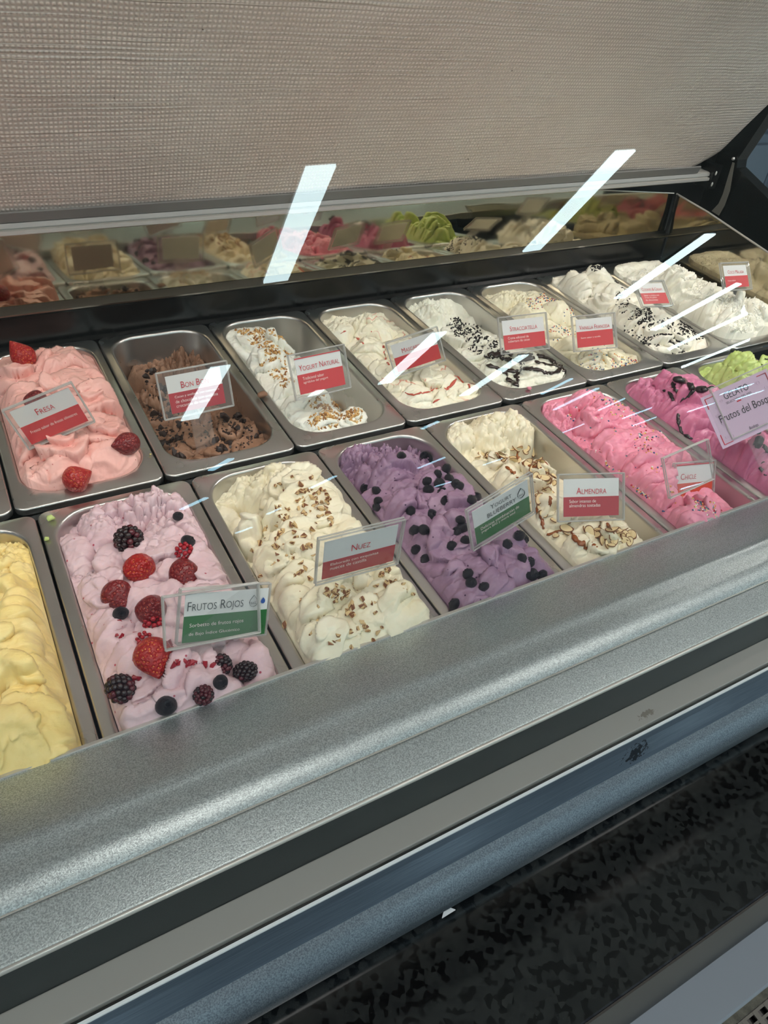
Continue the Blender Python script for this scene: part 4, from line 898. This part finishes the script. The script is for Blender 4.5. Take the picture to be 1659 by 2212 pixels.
sauce(G['strac'], [(2.0, (1048, 775), (1062, 768), (1085, 778), (1110, 783), (1140, 778), (1165, 772), (1200, 770)), (1.6, (1050, 790), (1080, 800), (1120, 805), (1150, 795)), (1.5, (1170, 765), (1200, 775), (1225, 790), (1238, 815)),
                   (1.4, (1060, 765), (1100, 770), (1150, 768)), (1.3, (1120, 830), (1110, 815), (1125, 800), (1160, 800), (1185, 812)), (1.2, (1180, 812), (1200, 805), (1230, 800)), (1.6, (1085, 800), (1095, 820), (1120, 838)), (1.2, (1150, 783), (1190, 790), (1225, 800))],
      'chocolate_sauce', m_choc, 'glossy dark chocolate sauce zigzag on the white gelato', .0024, 6)
sauce(G['bosque'], [(3.2, (1455, 822), (1480, 830), (1500, 845), (1525, 845)), (1.4, (1455, 815), (1453, 840), (1465, 853)), (1.5, (1500, 845), (1480, 862), (1462, 872)), (1.6, (1495, 790), (1515, 800), (1530, 815), (1545, 800)), (2.6, (1512, 785), (1525, 790), (1533, 800)), (1.3, (1505, 800), (1512, 820), (1530, 830)),
                    (1.1, (1463, 895), (1465, 920), (1475, 945), (1495, 950)), (1.3, (1535, 905), (1525, 925)), (1.2, (1545, 835), (1520, 845)), (2.4, (1632, 930), (1640, 950), (1632, 975)), (1.4, (1640, 945), (1650, 965), (1657, 985)), (1.2, (1650, 1000), (1640, 1015), (1655, 1030)), (1.2, (1430, 845), (1445, 850), (1455, 870))],
      'black_sauce', m_blk, 'thick black sauce lines dripping over the magenta gelato', .0021, 7)
sauce(G['pist'], [(1.0, (1610, 765), (1625, 750), (1645, 742), (1659, 745)), (1.0, (1625, 752), (1635, 765), (1650, 770), (1659, 760)), (.9, (1640, 780), (1655, 775), (1670, 790)), (.9, (1570, 820), (1580, 812))], 'black_sauce', m_blk, 'thin black sauce lines over the lime green gelato', .0016, 8)
sauce(G['alm'], [(1.2, (1070, 975), (1085, 1000), (1105, 1020), (1120, 1040)), (1.2, (1115, 985), (1125, 1005), (1140, 1025), (1150, 1045)), (1, (1160, 970), (1170, 990), (1185, 1010), (1200, 1020)), (1.4, (1135, 1015), (1155, 1010), (1175, 1020), (1190, 1035), (1185, 1050)), (1.2, (1150, 1040), (1170, 1050), (1190, 1080), (1185, 1100)),
                 (1.5, (1160, 1060), (1165, 1085), (1160, 1105), (1172, 1125), (1173, 1145)), (1, (1175, 1160), (1200, 1150), (1230, 1145), (1250, 1160)), (1.8, (1235, 1140), (1240, 1165), (1260, 1185), (1290, 1190)), (1.4, (1310, 1130), (1320, 1150), (1335, 1175)), (1.1, (1335, 1150), (1360, 1155), (1400, 1160)), (1, (1090, 985), (1120, 1000), (1160, 1000))],
      'caramel_sauce', m_car, 'brown caramel sauce lines over the cream almond gelato', .0015, 9)
m_red = mat('red_fruit_sauce', (190, 84, 66), .3, 0, .5)
sauce(G['masc'], [(1.3, (735, 722), (750, 715), (765, 722)), (1.5, (768, 725), (775, 735), (785, 745)), (1.0, (780, 715), (795, 712), (805, 722)), (1.7, (828, 750), (830, 775), (840, 790)), (1.0, (870, 848), (890, 855), (920, 850), (945, 840)), (1.6, (960, 845), (975, 835), (985, 820)), (1.2, (1000, 810), (1010, 825), (1015, 840)), (1.3, (935, 872), (950, 865))],
      'fruit_sauce', m_red, 'thin red fruit sauce streaks on the cream gelato', .0014, 10)

# drips left on the steel rims
def blob(px, py, z, s, mt, label, seed):
    me = chunk(seed, 18, .6); me.materials.append(mt); p = onz(px, py, z); o = link('gelato_drip', me, None, None, True, (p[0], p[1], z+s*.4)); o.scale = (s, s, s); tag(o, label, 'drip')
blob(565, 857, .001, .009, m_bon, 'brown chocolate gelato drip on the rim beside the yogurt pan', 201)
blob(110, 1122, .003, .0055, m_pis, 'larger pale green gelato drip on the rim left of the lilac sorbet', 202)
blob(100, 1166, .003, .004, m_pis, 'smaller pale green gelato drip, lower on the rim left of the lilac sorbet', 203)
blob(1142, 842, .001, .0055, m_chic, 'bright pink drip on the front rim of the chocolate sauce pan', 204)
blob(325, 982, .001, .0016, m_yel, 'tiny yellow crumb on the rim in front of the strawberry pan', 205)

# ---------------------------------------------------------------- flavour signs
m_card = mat('card_white', (226, 226, 224), .35); m_redb = mat('card_red', (206, 34, 44), .35); m_redd = mat('card_crimson', (178, 30, 48), .35); m_orb = mat('card_orange_red', (206, 66, 40), .35)
m_grn = mat('card_green', (30, 104, 44), .35); m_tred = mat('ink_red', (196, 32, 48), .5); m_twhite = mat('ink_white', (240, 226, 222), .5); m_tgrey = mat('ink_dark', (44, 56, 58), .5); m_tink = mat('ink_black', (26, 24, 26), .5)
m_lil = mat('card_lilac', (198, 172, 196), .4); m_tblue = mat('ink_blue', (40, 84, 160), .5); m_faint = mat('ink_faint', (176, 150, 180), .5); m_fg = mat('ink_faint_green', (60, 128, 62), .5); m_fr = mat('ink_faint_red', (222, 70, 72), .5)
def text_mesh(s, caps=True, size=1.0):
    c = bpy.data.curves.new('t', 'FONT'); c.body = s; c.size = size; c.resolution_u = 3; c.offset = -.006
    if caps:
        c.small_caps_scale = .76
        start = True
        for i, ch in enumerate(s):
            if not (i == 0 or s[i-1] in ' \n' ): c.body_format[i].use_small_caps = True
    o = bpy.data.objects.new('t', c); col.objects.link(o); dg = bpy.context.evaluated_depsgraph_get(); me = bpy.data.meshes.new_from_object(o.evaluated_get(dg))
    bpy.data.objects.remove(o); bpy.data.curves.remove(c); return me
def text(s, parent, mt, cx, cz, w, h, y=-.0011, caps=True, name='title_lettering', left=False):
    """flat lettering fitted into w x h, in the card's X-Z plane"""
    me = text_mesh(s, caps); n = len(me.vertices); a = np.zeros(n*3); me.vertices.foreach_get('co', a); a = a.reshape(-1, 3)
    mn, mx = a.min(0), a.max(0); sx = w/(mx[0]-mn[0]); sz = h/(mx[1]-mn[1])
    k = min(sx, sz*1.15); sz = min(sz, sx*1.3); sx = k
    x = (a[:, 0]-(mn[0] if left else (mn[0]+mx[0])/2))*sx+cx; z = (a[:, 1]-(mn[1]+mx[1])/2)*sz+cz
    me.vertices.foreach_set('co', np.stack([x, np.full(n, y), z], -1).ravel()); me.update(); me.name = name
    return link(name, me, parent, mt)
def outline(parent, pts, r, mt, name='printed_outline', y=-.0012):
    return link(name, mesh(name, *tube([(a, y, b) for a, b in pts], r, 4, .3)), parent, mt)
def drop(parent, cx, cz, s, mt, fill=False, name='drop_symbol'):
    pts = []
    for k in range(25):
        a = math.pi*.5+2*math.pi*k/24; rr = 1; x = math.cos(a); z = math.sin(a)
        if z > 0: x *= (1-z)**.6*1.25 if z > .3 else 1; z *= 1.75
        pts.append((cx+x*s*.62, cz+z*s*.62))
    if fill: return link(name, mesh(name, [(a, -.0012, b) for a, b in pts[:-1]], [tuple(range(24))]), parent, mt)
    return outline(parent, pts, s*.07, mt, name)
def panel(w, h, d=.0028):
    v, f = box(-w/2, w/2, -d/2, d/2, -h/2, h/2); return v, f
def holder_frame(w, h, r=.0009, d=.0034):
    c = [(-w/2, -h/2), (w/2, -h/2), (w/2, h/2), (-w/2, h/2), (-w/2, -h/2)]; ps = []
    for y in (-d/2, d/2): ps += [tube([(c[i][0], y, c[i][1]), (c[i+1][0], y, c[i+1][1])], r, 6) for i in range(4)]
    return joinvf(ps)
def sign_root(P, label):
    rv = np.array(P[:3]); a = np.linalg.norm(rv); q = Matrix.Rotation(a, 3, Vector(rv/a))
    o = empty('flavour_sign', P[3:6]); o.rotation_mode = 'QUATERNION'; o.rotation_quaternion = q.to_quaternion(); tag(o, label, 'sign'); return o
def card_part(root, w, h, dx=0, dz=0, mc=m_card, y=-.0004):
    c = link('card', mesh('card', *box(-w/2, w/2, -.0003, .0003, -h/2, h/2)), root, mc); c.location = (dx, y, dz); return c
def sign(P, label, title, lines, mband=m_redb, mt=m_tred, cw=.82, chh=.80, split=.52, tw=.42, th=.17, tz=.24, big=False, tx=0, topline=False, lh=.085):
    w = P[6]; h = w*P[7]; o = sign_root(P, label)
    link('holder', mesh('holder', *panel(w, h)), o, m_acry)
    link('holder_edge', mesh('holder_edge', *holder_frame(w, h)), o, m_acry_edge)
    sv, sf = box(-.013, .013, .0002, .0022, -.055, 0); st = link('stake', mesh('stake', [(a, b, c-h/2) for a, b, c in sv], sf), o, m_acry)
    c = card_part(o, w*cw, h*chh); cw_, ch_ = w*cw, h*chh
    bz = -ch_/2+ch_*split
    bd = link('colour_band', mesh('colour_band', *box(-cw_/2, cw_/2, -.0008, -.0003, -ch_/2, bz)), c, mband)
    if topline: link('top_line', mesh('top_line', *box(-cw_/2, cw_/2, -.0008, -.0003, ch_/2-ch_*.03, ch_/2)), c, mband)
    text(title, c, mt, tx*cw_, ch_*tz, cw_*tw, ch_*th)
    nl = len(lines)
    for k, ln in enumerate(lines):
        zc = bz-ch_*split*(.22+.22*k) if nl > 1 else bz-ch_*split*.4
        text(ln[0], c, m_twhite, -cw_*.40, zc, cw_*ln[1], ch_*lh, caps=False, name='small_lettering', left=True)
    return o, c, cw_, ch_
sign((-0.0978, -0.3103, -0.0893, 0.2275, 0.0726, 0.0650, 0.0785, 0.6935), 'tilted red and white sign reading Fresa in the pale pink gelato', 'Fresa', [('Fresco sabor de fresas silvestres', .8)], tw=.30, cw=.86, chh=.84)
sign((-0.3507, -0.0054, 0.0381, 0.3974, 0.0803, 0.0600, 0.0886, 0.6491), 'red and white sign reading Bon Bon over the brown gelato', 'Bon Bon', [('Cacao y avellana con cobertura', .82), ('de chocolate con avellana', .78), ('crocantes de vainilla', .62)], mband=m_redd, cw=.78, tw=.50, tz=.22, split=.54)
sign((-0.4785, 0.0055, 0.1157, 0.5618, 0.0706, 0.0600, 0.0852, 0.6818), 'red and white sign reading Yogurt Natural in the white gelato with flakes', 'Yogurt Natural', [('Tradicional sabor', .46), ('agridulce del yogurt', .54)], tw=.88, tz=.22, topline=True, split=.54)
sign((-0.2754, -0.3111, -0.3356, 0.7254, 0.0936, 0.0500, 0.0769, 0.6758), 'red and white sign reading Mascarpone in the streaked cream gelato', 'Mascarpone', [('Suave y cremoso', .5)], tw=.58, cw=.86, tz=.2, lh=.07)
sign((-0.5956, 0.0002, -0.2028, 0.9133, 0.0832, 0.0550, 0.0817, 0.6725), 'red and white sign reading Stracciatella in the chocolate sauce gelato', 'Stracciatella', [('Crema adicional de', .5), ('cobertura de cacao', .52)], tw=.66, cw=.86, split=.5, tz=.2)
sign((-0.5948, 0.0322, -0.1512, 1.0382, 0.0580, 0.0500, 0.0804, 0.6780), 'red and white sign reading Vainilla Francesa in the sprinkled gelato', 'Vainilla Francesa', [('Suave sabor a vainilla', .7)], tw=.84, cw=.84, split=.56, tz=.2, lh=.06)
sign((-0.9688, 0.0960, -0.0094, 1.2324, 0.1273, 0.0600, 0.0741, 0.6748), 'small red and white sign reading Cookies & Cream in the cookie crumb gelato', 'Cookies & Cream', [('Sabor a crema con', .6), ('trozos de galleta', .64), ('de chocolate', .6)], tw=.80, tz=.2)
sign((-0.7050, 0.0693, -0.0341, 1.4005, 0.0972, 0.0850, 0.0730, 0.6785), 'small red and white sign reading Coco Malasia in the coconut gelato', 'Coco Malasia', [('Coco rallado', .7)], tw=.70, tz=.2, lh=.06)
sign((0.0022, 0.0138, -0.0458, 0.4384, -0.2774, 0.0850, 0.0861, 0.6610), 'red and white sign reading Nuez standing in the walnut gelato', 'Nuez', [('Elaborado con exquisitas', .66), ('nueces de castilla', .5)], mband=m_redd, tw=.26, cw=.86, chh=.82, split=.46, tz=.18)
sign((-0.6307, 0.0881, -0.3736, 0.7437, -0.2693, 0.0500, 0.0789, 0.6776), 'red and white sign reading Almendra in the almond gelato', 'Almendra', [('Sabor intenso de', .48), ('almendras tostadas', .56)], mband=m_redd, tw=.54, tz=.18, cw=.84, split=.52)
o, c, cw_, ch_ = sign((-0.1392, -0.2601, 0.0545, 0.6123, -0.2683, 0.0700, 0.0842, 0.6645), 'green and white sign reading Yogurt Blueberry in the purple gelato', 'Yogurt', [('Deliciosa combinación de', .7), ('yogurt BIG y mora azul', .62)], mband=m_grn, mt=m_tgrey, tw=.38, th=.13, tz=.34, cw=.86, chh=.82, split=.50)
text('BLUEBERRY', c, m_tgrey, 0, ch_*.14, cw_*.52, ch_*.12, caps=False)
drop(c, cw_*.36, ch_*.20, .0075, m_tgrey); text('BIG', c, m_tgrey, cw_*.36, ch_*.18, .005, .0022, caps=False, name='drop_lettering')
# berry sorbet sign: clear empty front pane with the card in a second pane behind
P = (-0.5100, 0.1967, 0.0527, 0.2967, -0.2784, 0.0620, 0.0855, 0.5393); o = sign_root(P, 'green and white sign reading Frutos Rojos, card slipped low in its clear holder')
w, h = P[6], P[6]*P[7]
link('holder', mesh('holder', *panel(w, h)), o, m_acry); link('holder_edge', mesh('holder_edge', *holder_frame(w, h)), o, m_acry_edge)
P2 = (-0.4262, 0.3021, 0.0663, 0.3036, -0.2888, 0.0580, 0.0738, 0.5573)
q1 = o.rotation_quaternion.to_matrix(); rv = np.array(P2[:3]); a = np.linalg.norm(rv); q2 = Matrix.Rotation(a, 3, Vector(rv/a))
rel = q1.transposed() @ (Vector((.3090, -.2770, .0560))-Vector(P[3:6])); w2, h2 = P2[6]*1.06, P2[6]*P2[7]*1.06
c = link('card', mesh('card', *box(-w2/2, w2/2, -.0003, .0003, -h2/2, h2/2)), o, m_card); c.rotation_mode = 'QUATERNION'
c.rotation_quaternion = (q1.transposed() @ q2).to_quaternion(); c.location = rel
link('colour_band', mesh('colour_band', *box(-w2/2, w2/2, -.0008, -.0003, -h2/2, h2*.04)), c, m_grn)
text('Frutos Rojos', c, m_tgrey, -w2*.14, h2*.22, w2*.66, h2*.23)
drop(c, w2*.315, h2*.22, .0062, m_tgrey); text('BIG', c, m_tgrey, w2*.315, h2*.205, .0052, .0022, caps=False, name='drop_lettering'); drop(c, w2*.435, h2*.23, .0034, m_tblue, True, 'blue_drop')
text('Sorbetto de frutos rojos', c, m_twhite, -w2*.43, -h2*.16, w2*.64, h2*.10, caps=False, name='small_lettering', left=True)
text('de Bajo Índice Glucémico', c, m_twhite, -w2*.43, -h2*.33, w2*.68, h2*.10, caps=False, name='small_lettering', left=True)
for cx_ in (.28, .36, .43): outline(c, [(w2*cx_+.0028*math.cos(k*.524), -h2*.32+.0028*math.sin(k*.524)) for k in range(13)], .0002, m_fg)
hb = link('rear_pane', mesh('rear_pane', *holder_frame(w2*1.08, h2*1.12)), c, m_acry_edge); hb.location = (0, .004, .0005)
st = link('stake', mesh('stake', *box(-.03, .012, .0045, .006, -.075, -h2/2)), o, m_acry); st.rotation_mode = 'QUATERNION'
# bubblegum sign: V-shaped holder
P = (-0.5110, -0.1846, -0.0994, 0.8784, -0.2855, 0.0650, 0.0672, 0.7594); o = sign_root(P, 'red and white sign reading Chicle in a tilted clear holder in the bright pink gelato')
w, h = P[6], P[6]*P[7]
link('holder', mesh('holder', *panel(w, h, .002)), o, m_acry); link('holder_edge', mesh('holder_edge', *holder_frame(w, h, .0008)), o, m_acry_edge)
P2 = (-0.5270, 0.1188, -0.1277, 0.8712, -0.3038, 0.0600, 0.0554, 0.7984)
q1 = o.rotation_quaternion.to_matrix(); rv = np.array(P2[:3]); a = np.linalg.norm(rv); q2 = Matrix.Rotation(a, 3, Vector(rv/a))
sc_ = 1.10; cc = np.array([CAM[i]+(P2[3+i]-CAM[i])*sc_ for i in range(3)]); rel = q1.transposed() @ (Vector(cc)-Vector(P[3:6])); w2, h2 = P2[6]*sc_, P2[6]*P2[7]*sc_
c = link('card', mesh('card', *box(-w2/2, w2/2, -.0003, .0003, -h2/2, h2/2)), o, m_card); c.rotation_mode = 'QUATERNION'
c.rotation_quaternion = (q1.transposed() @ q2).to_quaternion(); c.location = rel
link('colour_band', mesh('colour_band', *box(-w2/2, w2/2, -.0008, -.0003, -h2/2, 0)), c, m_orb)
link('top_line', mesh('top_line', *box(-w2/2, w2/2, -.0008, -.0003, h2*.47, h2/2)), c, m_tred)
text('Chicle', c, m_tred, -w2*.18, h2*.18, w2*.42, h2*.16); text('Espectacular sabor', c, m_twhite, -w2*.42, -h2*.16, w2*.5, h2*.06, caps=False, name='small_lettering', left=True)
hb = link('rear_pane', mesh('rear_pane', *holder_frame(w2*1.12, h2*1.08)), c, m_acry_edge); hb.location = (.002, .003, 0)
# flavour of the month: big lilac card
P = (-0.8267, -0.2573, -0.2536, 1.0105, -0.2437, 0.0950, 0.0992, 0.7161); o = sign_root(P, 'large lilac sign reading Frutos del Bosque in the magenta gelato')
w, h = P[6], P[6]*P[7]
c = card_part(o, w, h, mc=m_lil)
link('holder', mesh('holder', *[(lambda vf: ([(a+.004, b, cc_+.004) for a, b, cc_ in vf[0]], vf[1]))(panel(w*.98, h))][0]), o, m_acry)
link('holder_edge', mesh('holder_edge', *[(lambda vf: ([(a+.012, b, cc_+.006) for a, b, cc_ in vf[0]], vf[1]))(holder_frame(w*.9, h*.98))][0]), o, m_acry_edge)
link('stake', mesh('stake', *box(-.012, .012, .002, .004, -h/2-.05, -h/2)), o, m_acry)
text('GELATO', c, m_tgrey, -.002, h*.35, w*.36, h*.13, caps=False); text('SELECCIÓN DEL MES', c, m_tgrey, -.002, h*.23, w*.38, h*.05, caps=False, name='small_lettering')
link('red_dash', mesh('red_dash', *box(-.006, .0, -.0010, -.0003, h*.165, h*.185)), c, m_tred)
text('Frutos del Bosque', c, m_tink, .003, -h*.02, w*.82, h*.19, caps=False)
text('Bodega', c, m_tink, .001, -h*.36, w*.13, h*.07, caps=False, name='small_lettering')
for sx in (-1, 1):
    for sz in (-1, 1):
        x0, z0 = sx*w*.455, sz*h*.44
        link('corner_line', mesh('corner_line', *joinvf([box(min(x0, x0-sx*w*.13), max(x0, x0-sx*w*.13), -.001, -.0003, z0-.0004, z0+.0004), box(x0-.0004, x0+.0004, -.001, -.0003, min(z0, z0-sz*h*.19), max(z0, z0-sz*h*.19))])), c, m_tred)
for k, (a, b) in enumerate([(-.35, .22), (-.39, .08), (-.36, -.08), (-.33, -.22), (-.39, -.33), (-.32, -.35), (-.26, .3), (.3, .33), (.38, .2), (.4, -.1), (.36, -.3)]):
    rr = .0022; outline(c, [(w*a+rr*math.cos(q*.785), h*b+rr*(1.1 if k % 2 else .8)*math.sin(q*.785)) for q in range(9)], .00018, m_faint, 'fruit_doodle')
